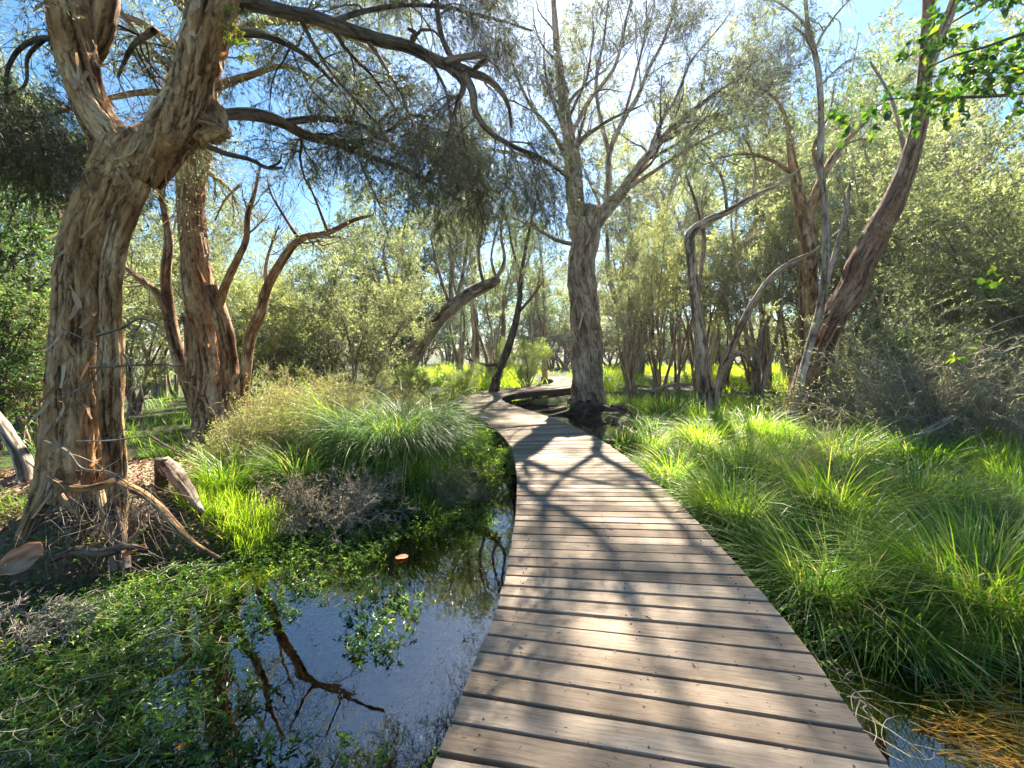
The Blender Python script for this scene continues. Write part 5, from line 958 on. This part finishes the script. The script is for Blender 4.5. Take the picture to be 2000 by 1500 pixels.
# flattened, tangled weed strands in the lower left pool
def strands(N, cond, xr, yr, zr, ln, wd, mat, name, label, tint, az=None, curve=.25, lift=.1, parent=None):
    x = rg.uniform(*xr, N); y = rg.uniform(*yr, N); k = cond(x, y); x, y = x[k], y[k]; n_ = len(x); z = rg.uniform(*zr, n_); a = rg.uniform(0, 6.28, n_) if az is None else rg.normal(az[0], az[1], n_)
    p = np.column_stack([x, y, z]); g = Geo(); V = []; l = ln*rg.uniform(.4, 1.3, n_); w_ = wd*rg.uniform(.5, 1.4, n_); el = rg.normal(0, lift, n_)
    cv = rg.normal(0, curve, n_)
    for i in range(6):
        s = i/5.; ww = (w_*.5*(1-.85*s**2))[:, None]; sd2 = np.column_stack([-np.sin(a), np.cos(a), rg.normal(0, .3, n_)])
        V += [p-sd2*ww, p+sd2*ww]; a = a+cv+rg.normal(0, .12, n_); p = p+np.column_stack([np.cos(a), np.sin(a), el])*(l/5)[:, None]
    V = np.stack(V, 1); i0 = np.arange(n_)[:, None]*12; g.add(V, f4=np.concatenate([i0+[2*j, 2*j+1, 2*j+3, 2*j+2] for j in range(5)]), tint=np.repeat(rg.normal(tint[0], tint[1], n_).clip(0, 1), 12))
    return tag(g.obj(name, M[mat], parent), label, kind='stuff')
lowleft = lambda x, y: (x < -.25-.58*y+.25*noise3(np.stack([x*2, y*2, x*0], -1), 41)) & (ddist(x, y) > DW+.25) & (x > -y*1.3-.5) & (y < 4.4+.3*x*0)
strands(15000, lambda x, y: lowleft(x, y) & (rg.random(len(x)) < np.clip(.2-(x+.25+.58*y)*1.2, .05, 1)), (-4.6, -.6), (1.0, 4.3), (-.10, .05), .30, .005, 'weed', 'tangled_pond_weed', 'tangled dark weed strands filling the lower left pool', (.42, .27))
strands(2200, lambda x, y: lowleft(x, y) & (rg.random(len(x)) < np.clip(.1-(x+.25+.58*y)*1.2, .03, 1)), (-4.6, -.6), (1.0, 4.3), (-.02, .09), .22, .0035, 'dry_grey', 'dead_strands', 'pale dead strands over the weed', (.6, .25))
herbs(2600, (-4.5, -1.0), (1.0, 3.9), lambda x, y: (pool_sd(x, y) < .5) & (x < -.35-.55*y), .10, .032, 'water_weeds', 'low leafy weed mat at the lower left', (.45, .25), zlo=-.01, cl=(1.2, .3))
strands(1600, lambda x, y: terr(x, y) > -.02, (-5.0, -2.3), (2.3, 3.9), (.02, .16), .3, .004, 'dry_grey', 'dead_strands', 'fallen dead twigs round the roots', (.45, .3), curve=.15, lift=.25)
strands(1300, lambda x, y: (ddist(x, y) > 1.6), (2.5, 9), (5.5, 9.5), (.1, .6), .7, .008, 'dry_grey', 'dead_strands', 'fallen grey twigs under the right-hand teatrees', (.5, .3), curve=.12, lift=.3)
# orange reeds under the brown water at lower right
strands(5000, lambda x, y: (np.hypot((x-2.62)/.62, (y-1.98)/.4) < 1) & (ddist(x, y) > DW+.04), (1.5, 3.3), (1.4, 2.5), (-.05, .012), .42, .006, 'reed', 'sunken_reeds', 'orange reeds lying under the brown water', (.5, .28), az=(-.35, .5), curve=.1, lift=.02)
strands(260, lambda x, y: (ddist(x, y) > DW+.08) & (pool_sd(x, y) < .3) & (x+y > 4.6), (1.45, 3.6), (1.2, 2.8), (.0, .08), .4, .005, 'dry', 'dead_strands', 'straw-coloured dead blades at the puddle edge', (.8, .25), az=(2.6, .9), curve=.12, lift=.3)
strands(700, lambda x, y: (ddist(x, y) > DW+.03) & (ddist(x, y) < DW+.5), (1.3, 2.6), (1.8, 6), (-.01, .06), .3, .005, 'dry', 'dead_strands', 'bent dead blades along the deck edge', (.7, .25), curve=.15, lift=.2)
# litter of bark and leaves under the left tree and on the banks
def litter(N, cond, xr, yr, name, label, sz=.05):
    x = rg.uniform(*xr, N); y = rg.uniform(*yr, N); k = cond(x, y) & (ddist(x, y) > DW+.03); x, y = x[k], y[k]; z = terr(x, y)+.012; n_ = len(x); g = Geo()
    a = rg.uniform(0, 6.28, n_); broad(rg, g, np.column_stack([x, y, z+rg.uniform(0, .03, n_)]), np.column_stack([np.cos(a), np.sin(a), rg.normal(0, .3, n_)]), sz*rg.uniform(.4, 1.6, n_), sz*.5*rg.uniform(.4, 1.4, n_), rg.normal(.5, .3, n_), .4)
    return tag(g.obj(name, M['litter']), label, kind='stuff')
litter(9000, lambda x, y: terr(x, y) > 0, (-6.2, -2.6), (2.4, 5.6), 'leaf_litter', 'pinkish bark and leaf litter round the left tree')
litter(5000, lambda x, y: terr(x, y) > 0, (1.5, 9), (3, 10), 'leaf_litter', 'brown leaf litter under the right grass', .06)
# specks of floating debris on the open water
g = Geo(); n_ = 420; x = rg.uniform(-2.0, -.1, n_); y = rg.uniform(1.6, 5.5, n_); k = (ddist(x, y) > DW+.05) & (pool_sd(x, y) < -.1); x, y = x[k], y[k]; a = rg.uniform(0, 6.28, len(x))
broad(rg, g, np.column_stack([x, y, x*0+.004]), np.column_stack([np.cos(a), np.sin(a), x*0]), .012*rg.uniform(.5, 1.6, len(x)), .008, rg.normal(.2, .2, len(x)), .1); tag(g.obj('floating_debris', M['litter']), 'tiny floating leaf specks', kind='stuff')
# leaf fragments lying on the deck
g = Geo(); n_ = 260; y = rg.uniform(1.2, 11, n_); i_ = np.searchsorted(cum, np.interp(y, DECK[:1300, 1], cum[:1300])).clip(0, 1399); tgd = norm(np.gradient(DECK, axis=0)); u = rg.uniform(-.78, .78, n_)
p = DECK[i_]+np.stack([tgd[i_, 1], -tgd[i_, 0]], 1)*u[:, None]; a = rg.uniform(0, 6.28, n_)
broad(rg, g, np.column_stack([p, np.full(n_, DZ+.006)]), np.column_stack([np.cos(a), np.sin(a), a*0]), np.where(rg.random(n_) < .15, .045, .016)*rg.uniform(.4, 1.6, n_), .006, rg.normal(.25, .2, n_), .3); tag(g.obj('leaf_specks', M['litter']), 'tiny dry leaf specks scattered on the planks', kind='stuff')

# ------------------------------------------------------------------ added thin volume imitating the veil of lens flare
veil_m, t, o = newmat('flare_veil_volume'); vol = t.nodes.new('ShaderNodeVolumePrincipled'); vol.inputs['Density'].default_value = .0006; vol.inputs['Color'].default_value = (.95, .96, 1, 1); vol.inputs['Anisotropy'].default_value = .6
t.links.new(vol.outputs[0], o.inputs['Volume'])
g = Geo(); bx0, bx1, by0, by1, bz0, bz1 = -120, 140, -62, 130, -1.6, 24
g.add([(x, y, z) for z in (bz0, bz1) for x, y in ((bx0, by0), (bx1, by0), (bx1, by1), (bx0, by1))], f4=[(3, 2, 1, 0), (4, 5, 6, 7), (0, 1, 5, 4), (1, 2, 6, 5), (2, 3, 7, 6), (3, 0, 4, 7)])
tag(g.obj('flare_veil', veil_m), 'added thin volume over the marsh standing in for lens flare', kind='stuff')
